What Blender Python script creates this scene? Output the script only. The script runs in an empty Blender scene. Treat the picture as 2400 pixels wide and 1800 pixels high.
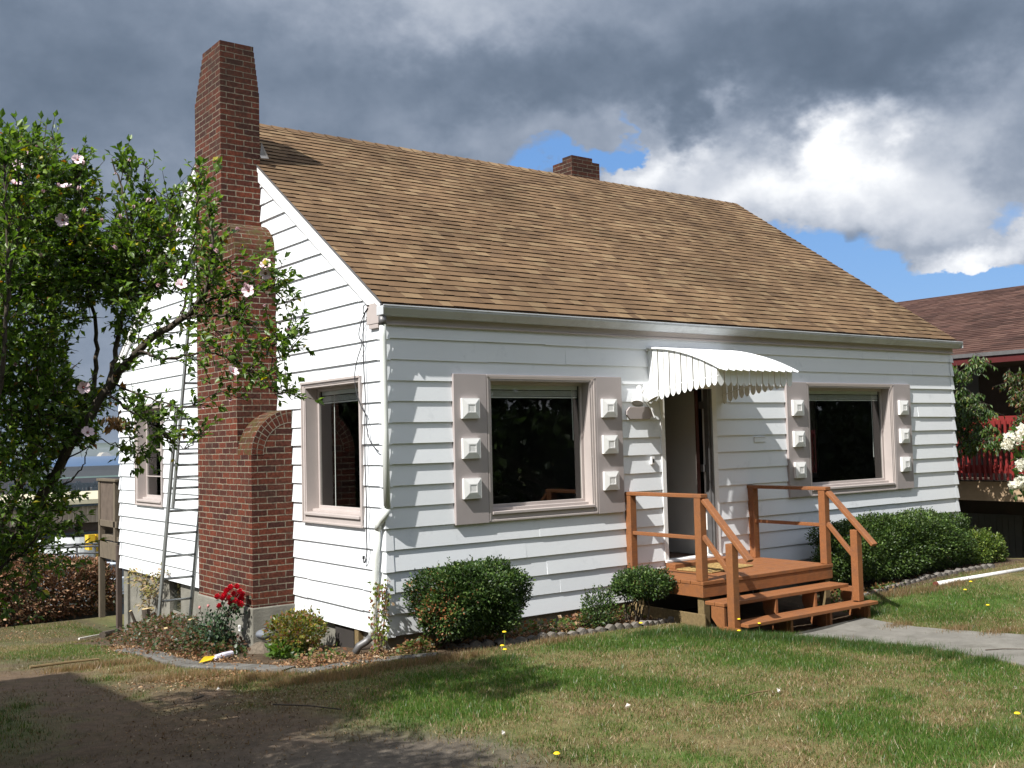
import bpy, bmesh, math, random
import numpy as np
from mathutils import Vector, Matrix

S = bpy.context.scene
C = bpy.context.collection
random.seed(7); rng = np.random.default_rng(7)

# ------------------------------------------------------------------ camera
CP = np.array([-5.2904, -9.141, 1.8618]); YAW, PIT, ROL, FPX = 0.6436, 0.0528, -0.0244, 2514.86
F_ = np.array([math.sin(YAW)*math.cos(PIT), math.cos(YAW)*math.cos(PIT), math.sin(PIT)])
R0 = np.array([math.cos(YAW), -math.sin(YAW), 0.0]); U0 = np.cross(R0, F_)
R_ = math.cos(ROL)*R0 + math.sin(ROL)*U0; U_ = -math.sin(ROL)*R0 + math.cos(ROL)*U0
cam = bpy.data.cameras.new('camera'); co = bpy.data.objects.new('camera', cam); C.objects.link(co)
cam.sensor_width = 36.0; cam.lens = 36.0*FPX/2400.0; cam.clip_start = 0.05; cam.clip_end = 30000
m = Matrix.Identity(4)
for i in range(3):
    m[i][0] = R_[i]; m[i][1] = U_[i]; m[i][2] = -F_[i]; m[i][3] = CP[i]
co.matrix_world = m
S.camera = co
S.render.resolution_x = 1024; S.render.resolution_y = 768
S.view_settings.view_transform = 'Standard'; S.view_settings.look = 'None'
S.view_settings.exposure = 0.60; S.view_settings.gamma = 1.0
S.view_settings.use_curve_mapping = False
try:
    S.cycles.max_bounces = 8; S.cycles.transparent_max_bounces = 16
except Exception: pass

def ray(u, v): return F_ + R_*(u-1200)/FPX - U_*(v-900)/FPX
def onX(x, u, v):
    d = ray(u, v); return CP + d*(x-CP[0])/d[0]
def onY(y, u, v):
    d = ray(u, v); return CP + d*(y-CP[1])/d[1]
def onZ(z, u, v):
    d = ray(u, v); return CP + d*(z-CP[2])/d[2]
def at(u, v, dist): return CP + ray(u, v)*dist
def pix(P):
    d = np.asarray(P)-CP; z = d@F_
    return np.stack([1200+FPX*(d@R_)/z, 900-FPX*(d@U_)/z], -1)

# ------------------------------------------------------------------ light
SUN = np.array([1.0, 0.26, -1.145])          # direction the light travels
SUN /= np.linalg.norm(SUN)
sl = bpy.data.lights.new('sun', 'SUN'); sl.energy = 5.0; sl.angle = math.radians(0.5); sl.color = (1.0, 0.975, 0.925)
so = bpy.data.objects.new('sun', sl); C.objects.link(so)
so.rotation_euler = Vector(SUN).to_track_quat('-Z', 'Y').to_euler(); so.location = (-20, -5, 25)
s_el = math.asin(-SUN[2]); s_az = math.atan2(-SUN[0], -SUN[1])

# ------------------------------------------------------------------ sky with broken clouds
W = bpy.data.worlds.new("World"); S.world = W; W.use_nodes = True
nt = W.node_tree; nt.nodes.clear(); N = nt.nodes; LK = nt.links
def wn(t, **k):
    n = N.new(t)
    for a, b in k.items(): setattr(n, a, b)
    return n
def M(op, a, b=None, c=None):
    n = wn('ShaderNodeMath', operation=op)
    for i, x in enumerate((a, b, c)):
        if x is None: continue
        if isinstance(x, (int, float)): n.inputs[i].default_value = x
        else: LK.new(x, n.inputs[i])
    return n.outputs[0]
sky = wn('ShaderNodeTexSky', sky_type='NISHITA'); sky.sun_disc = False
sky.sun_elevation = s_el; sky.sun_rotation = s_az; sky.air_density = 1.0; sky.dust_density = 0.6; sky.ozone_density = 1.5
tc = wn('ShaderNodeTexCoord'); G = tc.outputs['Generated']
def dot(v):
    n = wn('ShaderNodeVectorMath', operation='DOT_PRODUCT'); LK.new(G, n.inputs[0]); n.inputs[1].default_value = tuple(v)
    return n.outputs['Value']
FH = (math.sin(YAW), math.cos(YAW), 0.0); RH = (math.cos(YAW), -math.sin(YAW), 0.0)
AZ0 = M('ARCTAN2', dot(RH), dot(FH)); EL0 = M('ARCSINE', dot((0, 0, 1)))
def noise(scale, detail, rough, vec=None, zs=1.0, off=(0, 0, 0)):
    mp = wn('ShaderNodeMapping'); LK.new(vec or G, mp.inputs[0]); mp.inputs['Scale'].default_value = (1, 1, zs); mp.inputs['Location'].default_value = off
    n = wn('ShaderNodeTexNoise'); n.inputs['Scale'].default_value = scale; n.inputs['Detail'].default_value = detail
    n.inputs['Roughness'].default_value = rough; LK.new(mp.outputs[0], n.inputs['Vector'])
    return n
nA = noise(5.5, 7, 0.58, zs=1.5); sp = wn('ShaderNodeSeparateColor'); LK.new(nA.outputs['Color'], sp.inputs[0])
nB = noise(22, 5, 0.6, zs=1.3, off=(3, 1, 2)); sp2 = wn('ShaderNodeSeparateColor'); LK.new(nB.outputs['Color'], sp2.inputs[0])
AZ = M('ADD', M('ADD', AZ0, M('MULTIPLY', M('SUBTRACT', sp.outputs[0], .5), .30)), M('MULTIPLY', M('SUBTRACT', sp2.outputs[0], .5), .055))
EL = M('ADD', M('ADD', EL0, M('MULTIPLY', M('SUBTRACT', sp.outputs[1], .5), .17)), M('MULTIPLY', M('SUBTRACT', sp2.outputs[1], .5), .04))
def blob(u, v, ru, rv, w, tilt=0.0):
    d = ray(u, v); d = d/np.linalg.norm(d)
    a0 = math.atan2(d@np.array(RH), d@np.array(FH)); e0 = math.asin(d[2])
    x = M('SUBTRACT', AZ, a0); y = M('SUBTRACT', EL, e0)
    if tilt:
        c, s_ = math.cos(tilt), math.sin(tilt)
        x, y = M('ADD', M('MULTIPLY', x, c), M('MULTIPLY', y, s_)), M('SUBTRACT', M('MULTIPLY', y, c), M('MULTIPLY', x, s_))
    x = M('MULTIPLY', x, FPX/ru); y = M('MULTIPLY', y, FPX/rv)
    r2 = M('ADD', M('MULTIPLY', x, x), M('MULTIPLY', y, y))
    return M('MULTIPLY', M('EXPONENT', M('MULTIPLY', r2, -1.0)), w)
def total(lst):
    o = lst[0]
    for x in lst[1:]: o = M('ADD', o, x)
    return o
LIGHT = [(1020, 10, 300, 90, .24, -.1), (1580, 400, 120, 70, .52, 0), (1850, 440, 230, 90, .32, .35), (2010, 280, 130, 60, .40, .5),
         (2150, 430, 330, 140, .36, 0), (1690, 250, 50, 60, .26, .8), (2330, 580, 170, 60, .50, .3), (1400, 300, 160, 80, .14, 0),
         (1130, 300, 200, 60, .08, 0), (500, 560, 300, 120, .04, 0), (2340, 200, 120, 90, .20, .4)]
DARK = [(350, 330, 420, 120, -.06, -.1), (1250, 190, 420, 80, -.16, -.05), (2050, 90, 420, 120, -.22, .05), (1620, 300, 90, 60, -.20, 0),
        (2230, 540, 130, 30, -.12, .3), (2030, 600, 60, 60, -.20, 0), (150, 80, 400, 160, -.12, 0), (2400, 300, 90, 130, -.12, .4), (900, 400, 260, 60, -.10, 0)]
lum = total([blob(*b) for b in LIGHT+DARK])
lum = M('ADD', M('ADD', lum, .34), M('MULTIPLY', M('SUBTRACT', sp.outputs[2], .5), .20))
lum = M('ADD', lum, M('MULTIPLY', M('SUBTRACT', sp2.outputs[2], .5), .26))
HOLES = [(1370, 378, 200, 34, 1.25, .1), (1470, 385, 50, 50, .8, 0), (1440, 300, 25, 50, .55, -.4), (1300, 350, 90, 24, .4, 0), (2080, 650, 330, 75, 1.9, -.25), (2350, 640, 160, 60, 1.3, 0), (2300, 700, 300, 60, 1.6, 0),
         (2420, 470, 80, 60, .9, 0), (240, 560, 120, 60, .35, 0), (-400, 700, 500, 160, .6, 0)]
hole = total([blob(*b) for b in HOLES])
fw = wn('ShaderNodeMapRange'); fw.inputs['From Min'].default_value = .62; fw.inputs['From Max'].default_value = 1.15; LK.new(M('ABSOLUTE', AZ0), fw.inputs['Value'])
zw_ = wn('ShaderNodeMapRange'); zw_.inputs['From Min'].default_value = .46; zw_.inputs['From Max'].default_value = .85; LK.new(EL0, zw_.inputs['Value'])
far = M('MULTIPLY', fw.outputs[0], M('MULTIPLY', sp.outputs[0], 1.05))   # sunlit broken cloud elsewhere in the sky
lum = M('ADD', lum, M('MULTIPLY', M('MAXIMUM', fw.outputs[0], zw_.outputs[0]), .48))
hole = M('ADD', hole, far)
blk = M('SUBTRACT', 0, total([blob(1560, 420, 110, 70, 1.4), blob(2270, 585, 190, 50, 1.6, .3), blob(2020, 600, 45, 40, .5)]))
hole = M('ADD', hole, blk)
hz = wn('ShaderNodeMapRange'); hz.inputs['From Min'].default_value = .42; hz.inputs['From Max'].default_value = .85
LK.new(M('ADD', hole, M('MULTIPLY', M('SUBTRACT', sp2.outputs[2], .5), .55)), hz.inputs['Value'])
cr = wn('ShaderNodeValToRGB'); LK.new(lum, cr.inputs[0]); cr.color_ramp.interpolation = 'B_SPLINE'
e = cr.color_ramp.elements; K = 7.2
def pc(r, g, b): return (r, g, b, 1)
e[0].position = 0.05; e[0].color = pc(.095, .130, .185); e[1].position = 1.0; e[1].color = pc(1.25, 1.25, 1.25)
for p_, c_ in ((.30, pc(.175, .225, .305)), (.52, pc(.36, .41, .50)), (.75, pc(.68, .71, .77)), (.90, pc(.88, .90, .93))):
    q = e.new(p_); q.color = c_
vs = wn('ShaderNodeVectorMath', operation='SCALE'); LK.new(cr.outputs[0], vs.inputs[0]); vs.inputs['Scale'].default_value = K
hm = wn('ShaderNodeMix', data_type='RGBA'); LK.new(sky.outputs[0], hm.inputs['A'])
hm.inputs['B'].default_value = (.90, 2.25, 5.0, 1); hm.inputs['Factor'].default_value = .72
mx = wn('ShaderNodeMix', data_type='RGBA'); LK.new(hz.outputs[0], mx.inputs['Factor'])
LK.new(vs.outputs[0], mx.inputs['A']); LK.new(hm.outputs['Result'], mx.inputs['B'])
bg = wn('ShaderNodeBackground'); bg.inputs['Strength'].default_value = 0.10; LK.new(mx.outputs['Result'], bg.inputs[0])
ow = wn('ShaderNodeOutputWorld'); LK.new(bg.outputs[0], ow.inputs[0])

# ------------------------------------------------------------------ helpers: objects
def tag(o, label, cat=None, group=None, kind=None):
    if label: o['label'] = label
    if cat: o['category'] = cat
    if group: o['group'] = group
    if kind: o['kind'] = kind
    return o
def thing(name, label, cat, loc=(0, 0, 0), group=None, rotz=0.0):
    o = bpy.data.objects.new(name, None); C.objects.link(o); o.location = loc; o.rotation_euler = (0, 0, rotz)
    o.empty_display_size = .2
    return tag(o, label, cat, group)
def link(name, me, parent=None, mats=()):
    o = bpy.data.objects.new(name, me); C.objects.link(o)
    if parent is not None:
        o.parent = parent
        L = Vector((0, 0, 0)); q = parent
        mi = Matrix.Identity(4)
        chain = []
        while q is not None: chain.append(q); q = q.parent
        for q in reversed(chain): mi = mi @ Matrix.LocRotScale(q.location, q.rotation_euler, q.scale)
        o.matrix_local = mi.inverted()
    for mt in mats: me.materials.append(mt)
    return o
def dup(o, loc, rotz=None, parent=None):
    c = o.copy(); C.objects.link(c)
    if parent is None:
        c.location = loc
        if rotz is not None: c.rotation_euler = (0, 0, rotz)
    else: c.parent = parent
    for ch in list(o.children): dup(ch, None, None, c)
    return c
class MB:
    """collects world-space faces and links them as one mesh with metric uvs"""
    def __init__(s): s.v = []; s.f = []; s.mi = []; s.uv = []
    def face(s, pts, mi=0, uv=None):
        n = len(s.v); s.v += [tuple(map(float, p)) for p in pts]; s.f.append(list(range(n, n+len(pts)))); s.mi.append(mi); s.uv.append(uv)
    def box(s, x0, x1, y0, y1, z0, z1, mi=0):
        p = [(x0, y0, z0), (x1, y0, z0), (x1, y1, z0), (x0, y1, z0), (x0, y0, z1), (x1, y0, z1), (x1, y1, z1), (x0, y1, z1)]
        for q in ((0, 3, 2, 1), (4, 5, 6, 7), (0, 1, 5, 4), (1, 2, 6, 5), (2, 3, 7, 6), (3, 0, 4, 7)): s.face([p[i] for i in q], mi)
        return s
    def prism(s, poly, ax, a, b, mi=0):
        """poly: 2d points in the two other axes (in x,y,z order)"""
        def P(c, t):
            r = list(c); r.insert(ax, t); return r
        area = sum(poly[i][0]*poly[(i+1) % len(poly)][1]-poly[(i+1) % len(poly)][0]*poly[i][1] for i in range(len(poly)))
        if (area < 0) ^ (ax == 1): poly = poly[::-1]
        if a > b: a, b = b, a
        s.face([P(c, b) for c in poly], mi); s.face([P(c, a) for c in poly[::-1]], mi)
        acc = 0
        for i in range(len(poly)):
            p, q = poly[i], poly[(i+1) % len(poly)]; L = math.dist(p, q)
            s.face([P(p, a), P(q, a), P(q, b), P(p, b)], mi); acc += L
        return s
    def beam(s, p, q, w, h, up=(0, 0, 1), mi=0):
        p = np.array(p, float); q = np.array(q, float); d = q-p; d /= np.linalg.norm(d)
        r = np.cross(d, up); r /= np.linalg.norm(r); u = np.cross(r, d)
        a = [p-r*w/2-u*h/2, p+r*w/2-u*h/2, p+r*w/2+u*h/2, p-r*w/2+u*h/2]; b = [x+(q-p) for x in a]
        s.face(a, mi); s.face(b[::-1], mi)
        for i in range(4): s.face([a[i], b[i], b[(i+1) % 4], a[(i+1) % 4]], mi)
        return s
    def tube(s, pts, r, n=8, mi=0, cap=True):
        pts = [np.array(p, float) for p in pts]; k = len(pts)
        rs = r if hasattr(r, '__len__') else [r]*k
        rings = []; prev = None
        for i in range(k):
            d = pts[min(i+1, k-1)]-pts[max(i-1, 0)]; d /= (np.linalg.norm(d)+1e-12)
            if prev is None:
                a = np.cross(d, (0, 0, 1.)) if abs(d[2]) < .9 else np.cross(d, (1., 0, 0))
            else: a = prev-d*(prev@d)
            a /= np.linalg.norm(a); prev = a; b = np.cross(d, a)
            rings.append([pts[i]+rs[i]*(a*math.cos(t)+b*math.sin(t)) for t in [2*math.pi*j/n for j in range(n)]])
        for i in range(k-1):
            for j in range(n):
                s.face([rings[i][j], rings[i][(j+1) % n], rings[i+1][(j+1) % n], rings[i+1][j]], mi)
        if cap: s.face(rings[0][::-1], mi); s.face(rings[-1], mi)
        return s
    def build(s, name, mat, parent=None, smooth=False, bevel=0.0, label=None):
        mats = mat if isinstance(mat, (list, tuple)) else [mat]
        me = bpy.data.meshes.new(name); me.from_pydata(s.v, [], s.f)
        me.polygons.foreach_set('material_index', s.mi)
        uvl = me.uv_layers.new(name='UVMap'); V = s.v; data = []
        for f, uv in zip(s.f, s.uv):
            if uv is not None: data += [c for p in uv for c in p]; continue
            a, b, c = (np.array(V[f[0]]), np.array(V[f[1]]), np.array(V[f[2]]))
            n = np.abs(np.cross(b-a, c-a))
            if len(f) > 3 and n.max() < 1e-9: n = np.abs(np.cross(c-a, np.array(V[f[3]])-a))
            k = int(np.argmax(n))
            for i in f:
                x, y, z = V[i]; data += [(y, z), (x, z), (x, y)][k]
        uvl.data.foreach_set('uv', np.array(data, np.float32))
        me.validate(); 
        o = link(name, me, parent, mats)
        bm = bmesh.new(); bm.from_mesh(me); bmesh.ops.remove_doubles(bm, verts=bm.verts, dist=1e-5)
        bmesh.ops.recalc_face_normals(bm, faces=bm.faces); bm.to_mesh(me); bm.free()
        if smooth:
            me.polygons.foreach_set('use_smooth', [True]*len(me.polygons))
        if bevel:
            bv = o.modifiers.new('bevel', 'BEVEL'); bv.width = bevel; bv.segments = 2; bv.limit_method = 'ANGLE'; bv.harden_normals = False
        if label: o['label'] = label
        return o
def fast_mesh(name, verts, faces, cols=None, mat=None, parent=None, smooth=False):
    """verts (n,3), faces (m,k) int arrays, optional per-vertex colours"""
    me = bpy.data.meshes.new(name); n = len(verts); mF, k = faces.shape
    me.vertices.add(n); me.vertices.foreach_set('co', np.ascontiguousarray(verts, np.float32).ravel())
    me.loops.add(mF*k); me.loops.foreach_set('vertex_index', np.ascontiguousarray(faces, np.int32).ravel())
    me.polygons.add(mF); me.polygons.foreach_set('loop_start', np.arange(0, mF*k, k, dtype=np.int32))
    me.polygons.foreach_set('loop_total', np.full(mF, k, np.int32))
    me.update(calc_edges=True)
    if cols is not None:
        ca = me.color_attributes.new('Col', 'FLOAT_COLOR', 'POINT')
        c4 = np.ones((n, 4), np.float32); c4[:, :3] = cols; ca.data.foreach_set('color', c4.ravel())
    if smooth: me.polygons.foreach_set('use_smooth', np.ones(mF, bool))
    return link(name, me, parent, [mat] if mat else [])

# ------------------------------------------------------------------ materials
def newmat(name):
    mt = bpy.data.materials.new(name); mt.use_nodes = True; t = mt.node_tree
    return mt, t, t.nodes['Principled BSDF']
def tn(t, ty, **k):
    n = t.nodes.new(ty)
    for a, b in k.items(): setattr(n, a, b)
    return n
def pmat(name, col, rough=.6, var=.12, vscale=3.0, bump=.0, bscale=60.0, col2=None, spec=.4, metal=0.0, stretch=(1, 1, 1), dirt=None, dscale=1.2, dlo=.55, dhi=.72):
    mt, t, b = newmat(name); L = t.links
    tcn = tn(t, 'ShaderNodeTexCoord'); mp = tn(t, 'ShaderNodeMapping'); L.new(tcn.outputs['Object'], mp.inputs[0]); mp.inputs['Scale'].default_value = stretch
    n = tn(t, 'ShaderNodeTexNoise'); n.inputs['Scale'].default_value = vscale; n.inputs['Detail'].default_value = 6; n.inputs['Roughness'].default_value = .6; L.new(mp.outputs[0], n.inputs['Vector'])
    mr = tn(t, 'ShaderNodeMapRange'); mr.inputs['From Min'].default_value = .3; mr.inputs['From Max'].default_value = .7; L.new(n.outputs[0], mr.inputs['Value'])
    mix = tn(t, 'ShaderNodeMix', data_type='RGBA'); L.new(mr.outputs[0], mix.inputs['Factor'])
    c1 = tuple(max(0, x*(1-var)) for x in col); c2 = col2 or tuple(min(1, x*(1+var)) for x in col)
    mix.inputs['A'].default_value = (*c1, 1); mix.inputs['B'].default_value = (*c2, 1)
    out = mix.outputs['Result']
    if dirt:
        d = tn(t, 'ShaderNodeTexNoise'); d.inputs['Scale'].default_value = dscale; d.inputs['Detail'].default_value = 8; d.inputs['Roughness'].default_value = .7; L.new(tcn.outputs['Object'], d.inputs['Vector'])
        dm = tn(t, 'ShaderNodeMapRange'); dm.inputs['From Min'].default_value = dlo; dm.inputs['From Max'].default_value = dhi; L.new(d.outputs[0], dm.inputs['Value'])
        m2 = tn(t, 'ShaderNodeMix', data_type='RGBA'); L.new(dm.outputs[0], m2.inputs['Factor']); L.new(out, m2.inputs['A']); m2.inputs['B'].default_value = (*dirt, 1)
        out = m2.outputs['Result']
    L.new(out, b.inputs['Base Color'])
    b.inputs['Roughness'].default_value = rough; b.inputs['Metallic'].default_value = metal; b.inputs['Specular IOR Level'].default_value = spec
    if bump:
        n2 = tn(t, 'ShaderNodeTexNoise'); n2.inputs['Scale'].default_value = bscale; n2.inputs['Detail'].default_value = 4; L.new(mp.outputs[0], n2.inputs['Vector'])
        bp = tn(t, 'ShaderNodeBump'); bp.inputs['Strength'].default_value = bump; bp.inputs['Distance'].default_value = .01; L.new(n2.outputs[0], bp.inputs['Height']); L.new(bp.outputs[0], b.inputs['Normal'])
    return mt
def leafmat(name, trans=.35, rough=.42, spec=.5):
    mt, t, b = newmat(name); L = t.links
    a = tn(t, 'ShaderNodeAttribute', attribute_name='Col'); L.new(a.outputs['Color'], b.inputs['Base Color'])
    b.inputs['Roughness'].default_value = rough; b.inputs['Specular IOR Level'].default_value = spec
    tr = tn(t, 'ShaderNodeBsdfTranslucent'); hs = tn(t, 'ShaderNodeHueSaturation'); hs.inputs['Saturation'].default_value = 1.15; hs.inputs['Value'].default_value = 1.5
    L.new(a.outputs['Color'], hs.inputs['Color']); L.new(hs.outputs[0], tr.inputs[0])
    ms = tn(t, 'ShaderNodeMixShader'); ms.inputs[0].default_value = trans; L.new(b.outputs[0], ms.inputs[1]); L.new(tr.outputs[0], ms.inputs[2])
    o = t.nodes['Material Output']; L.new(ms.outputs[0], o.inputs[0]); return mt
def attrmat(name, rough=.9, bump=.3, bscale=120, nvar=.25, nscale=8, spec=.2):
    mt, t, b = newmat(name); L = t.links
    a = tn(t, 'ShaderNodeAttribute', attribute_name='Col'); tcn = tn(t, 'ShaderNodeTexCoord')
    n = tn(t, 'ShaderNodeTexNoise'); n.inputs['Scale'].default_value = nscale; n.inputs['Detail'].default_value = 10; n.inputs['Roughness'].default_value = .75; L.new(tcn.outputs['Object'], n.inputs['Vector'])
    mr = tn(t, 'ShaderNodeMapRange'); mr.inputs['From Min'].default_value = .3; mr.inputs['From Max'].default_value = .7; mr.inputs['To Min'].default_value = 1-nvar; mr.inputs['To Max'].default_value = 1+nvar
    L.new(n.outputs[0], mr.inputs['Value'])
    vm = tn(t, 'ShaderNodeVectorMath', operation='SCALE'); L.new(a.outputs['Color'], vm.inputs[0]); L.new(mr.outputs[0], vm.inputs['Scale']); L.new(vm.outputs[0], b.inputs['Base Color'])
    b.inputs['Roughness'].default_value = rough; b.inputs['Specular IOR Level'].default_value = spec
    n2 = tn(t, 'ShaderNodeTexNoise'); n2.inputs['Scale'].default_value = bscale; n2.inputs['Detail'].default_value = 5; L.new(tcn.outputs['Object'], n2.inputs['Vector'])
    bp = tn(t, 'ShaderNodeBump'); bp.inputs['Strength'].default_value = bump; bp.inputs['Distance'].default_value = .02; L.new(n2.outputs[0], bp.inputs['Height']); L.new(bp.outputs[0], b.inputs['Normal'])
    return mt
def brickmat(name, moss=0.0, dark=1.0, soot=False):
    mt, t, b = newmat(name); L = t.links
    uv = tn(t, 'ShaderNodeUVMap'); tcn = tn(t, 'ShaderNodeTexCoord')
    wob = tn(t, 'ShaderNodeTexNoise'); wob.inputs['Scale'].default_value = 9; L.new(tcn.outputs['Object'], wob.inputs['Vector'])
    ws = tn(t, 'ShaderNodeVectorMath', operation='MULTIPLY_ADD'); L.new(wob.outputs['Color'], ws.inputs[0]); ws.inputs[1].default_value = (.012, .012, 0); L.new(uv.outputs[0], ws.inputs[2])
    br = tn(t, 'ShaderNodeTexBrick'); L.new(ws.outputs[0], br.inputs['Vector'])
    br.inputs['Scale'].default_value = 1; br.inputs['Brick Width'].default_value = .213; br.inputs['Row Height'].default_value = .069; br.inputs['Mortar Size'].default_value = .0055
    br.inputs['Mortar Smooth'].default_value = .15; br.inputs['Bias'].default_value = -.1
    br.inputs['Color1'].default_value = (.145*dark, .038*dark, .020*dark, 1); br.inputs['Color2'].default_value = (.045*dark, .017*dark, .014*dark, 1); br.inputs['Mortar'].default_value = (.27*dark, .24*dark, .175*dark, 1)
    br.offset = .5
    n = tn(t, 'ShaderNodeTexNoise'); n.inputs['Scale'].default_value = 3.2; n.inputs['Detail'].default_value = 8; n.inputs['Roughness'].default_value = .7; L.new(tcn.outputs['Object'], n.inputs['Vector'])
    mr = tn(t, 'ShaderNodeMapRange'); mr.inputs['From Min'].default_value = .48; mr.inputs['From Max'].default_value = .74; mr.inputs['To Max'].default_value = .6; L.new(n.outputs[0], mr.inputs['Value'])
    m2 = tn(t, 'ShaderNodeMix', data_type='RGBA'); L.new(mr.outputs[0], m2.inputs['Factor']); L.new(br.outputs['Color'], m2.inputs['A']); m2.inputs['B'].default_value = (.060, .036, .026, 1)
    out = m2.outputs['Result']
    # small pale flecks, weather staining
    n3 = tn(t, 'ShaderNodeTexNoise'); n3.inputs['Scale'].default_value = 38; n3.inputs['Detail'].default_value = 3; L.new(tcn.outputs['Object'], n3.inputs['Vector'])
    m3 = tn(t, 'ShaderNodeMapRange'); m3.inputs['From Min'].default_value = .3; m3.inputs['From Max'].default_value = .7; m3.inputs['To Min'].default_value = .62; m3.inputs['To Max'].default_value = 1.38; L.new(n3.outputs[0], m3.inputs['Value'])
    sc = tn(t, 'ShaderNodeVectorMath', operation='SCALE'); L.new(out, sc.inputs[0]); L.new(m3.outputs[0], sc.inputs['Scale']); out = sc.outputs[0]
    if moss:
        n4 = tn(t, 'ShaderNodeTexNoise'); n4.inputs['Scale'].default_value = 12; n4.inputs['Detail'].default_value = 8; n4.inputs['Roughness'].default_value = .7; L.new(tcn.outputs['Object'], n4.inputs['Vector'])
        m4 = tn(t, 'ShaderNodeMapRange'); m4.inputs['From Min'].default_value = .52-moss*.12; m4.inputs['From Max'].default_value = .62; L.new(n4.outputs[0], m4.inputs['Value'])
        m5 = tn(t, 'ShaderNodeMix', data_type='RGBA'); L.new(m4.outputs[0], m5.inputs['Factor']); L.new(out, m5.inputs['A']); m5.inputs['B'].default_value = (.062, .050, .016, 1); out = m5.outputs['Result']
    if soot:
        sx = tn(t, 'ShaderNodeSeparateXYZ'); L.new(tcn.outputs['Object'], sx.inputs[0])
        ad = tn(t, 'ShaderNodeMath', operation='MULTIPLY_ADD'); L.new(n.outputs[0], ad.inputs[0]); ad.inputs[1].default_value = 2.6; L.new(sx.outputs[2], ad.inputs[2])
        m6 = tn(t, 'ShaderNodeMapRange'); m6.inputs['From Min'].default_value = 6.0; m6.inputs['From Max'].default_value = 8.2; m6.inputs['To Max'].default_value = .62; L.new(ad.outputs[0], m6.inputs['Value'])
        m7 = tn(t, 'ShaderNodeMix', data_type='RGBA'); L.new(m6.outputs[0], m7.inputs['Factor']); L.new(out, m7.inputs['A']); m7.inputs['B'].default_value = (.028, .018, .013, 1); out = m7.outputs['Result']
    L.new(out, b.inputs['Base Color']); b.inputs['Roughness'].default_value = .9; b.inputs['Specular IOR Level'].default_value = .2
    iv = tn(t, 'ShaderNodeMath', operation='MULTIPLY_ADD'); L.new(br.outputs['Fac'], iv.inputs[0]); iv.inputs[1].default_value = -1.0; 
    n5 = tn(t, 'ShaderNodeMath', operation='MULTIPLY'); L.new(n3.outputs[0], n5.inputs[0]); n5.inputs[1].default_value = .35; L.new(n5.outputs[0], iv.inputs[2])
    bp = tn(t, 'ShaderNodeBump'); bp.inputs['Strength'].default_value = .7; bp.inputs['Distance'].default_value = .012; L.new(iv.outputs[0], bp.inputs['Height']); L.new(bp.outputs[0], b.inputs['Normal'])
    return mt
def glassmat(name, tint=(.80, .84, .82), refl=1.0):
    mt, t, b = newmat(name); L = t.links; t.nodes.remove(b)
    tr = tn(t, 'ShaderNodeBsdfTransparent'); tr.inputs[0].default_value = (*tint, 1)
    gl = tn(t, 'ShaderNodeBsdfGlossy'); gl.inputs['Roughness'].default_value = .01; gl.inputs[0].default_value = (refl, refl, refl, 1)
    ge = tn(t, 'ShaderNodeNewGeometry'); dp = tn(t, 'ShaderNodeVectorMath', operation='DOT_PRODUCT'); L.new(ge.outputs['Incoming'], dp.inputs[0]); L.new(ge.outputs['Normal'], dp.inputs[1])
    ab = tn(t, 'ShaderNodeMath', operation='ABSOLUTE'); L.new(dp.outputs['Value'], ab.inputs[0]); om = tn(t, 'ShaderNodeMath', operation='SUBTRACT'); om.inputs[0].default_value = 1; L.new(ab.outputs[0], om.inputs[1])
    p5 = tn(t, 'ShaderNodeMath', operation='POWER'); L.new(om.outputs[0], p5.inputs[0]); p5.inputs[1].default_value = 5
    mu = tn(t, 'ShaderNodeMath', operation='MULTIPLY_ADD'); L.new(p5.outputs[0], mu.inputs[0]); mu.inputs[1].default_value = .92; mu.inputs[2].default_value = .07
    ms = tn(t, 'ShaderNodeMixShader'); L.new(mu.outputs[0], ms.inputs[0]); L.new(tr.outputs[0], ms.inputs[1]); L.new(gl.outputs[0], ms.inputs[2])
    L.new(ms.outputs[0], t.nodes['Material Output'].inputs[0]); return mt

m_white = pmat('siding_paint', (.775, .795, .815), rough=.42, var=.025, vscale=1.2, dirt=(.50, .52, .545), dscale=2.6, dlo=.58, dhi=.84, bump=.06, bscale=14, spec=.5)
m_trimw = pmat('white_trim_paint', (.80, .79, .77), rough=.5, var=.04, vscale=6)
m_beige = pmat('beige_trim_paint', (.43, .378, .355), rough=.55, var=.05, vscale=5, bump=.05, bscale=40)
m_shut = pmat('shutter_paint', (.37, .325, .315), rough=.55, var=.04, vscale=3, bump=.05, bscale=30)
m_frz = pmat('frieze_paint', (.44, .38, .355), rough=.6, var=.08, vscale=3)
m_gut = pmat('gutter_metal_paint', (.52, .535, .55), rough=.4, var=.05, vscale=4, dirt=(.36, .36, .36), dscale=3, dlo=.5, dhi=.8, spec=.3)
m_pipe = pmat('downspout_paint', (.70, .72, .68), rough=.42, var=.04, vscale=6, spec=.5)
m_conc = pmat('concrete', (.20, .19, .16), rough=.95, var=.22, vscale=4, bump=.5, bscale=55, spec=.15)
m_conc2 = pmat('grey_concrete', (.125, .12, .11), rough=.95, var=.3, vscale=6, bump=.7, bscale=70, spec=.15, dirt=(.06, .05, .036), dscale=5, dlo=.5, dhi=.75)
m_path = pmat('path_concrete', (.175, .165, .145), rough=.95, var=.2, vscale=3, bump=.35, bscale=90, spec=.2, dirt=(.095, .088, .07), dscale=4, dlo=.5, dhi=.8)
m_deck = pmat('terracotta_deck_paint', (.250, .098, .036), rough=.55, var=.16, vscale=12, bump=.28, bscale=70, spec=.4, stretch=(1, 5, 5), dirt=(.15, .072, .042), dscale=7, dlo=.50, dhi=.80)
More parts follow.
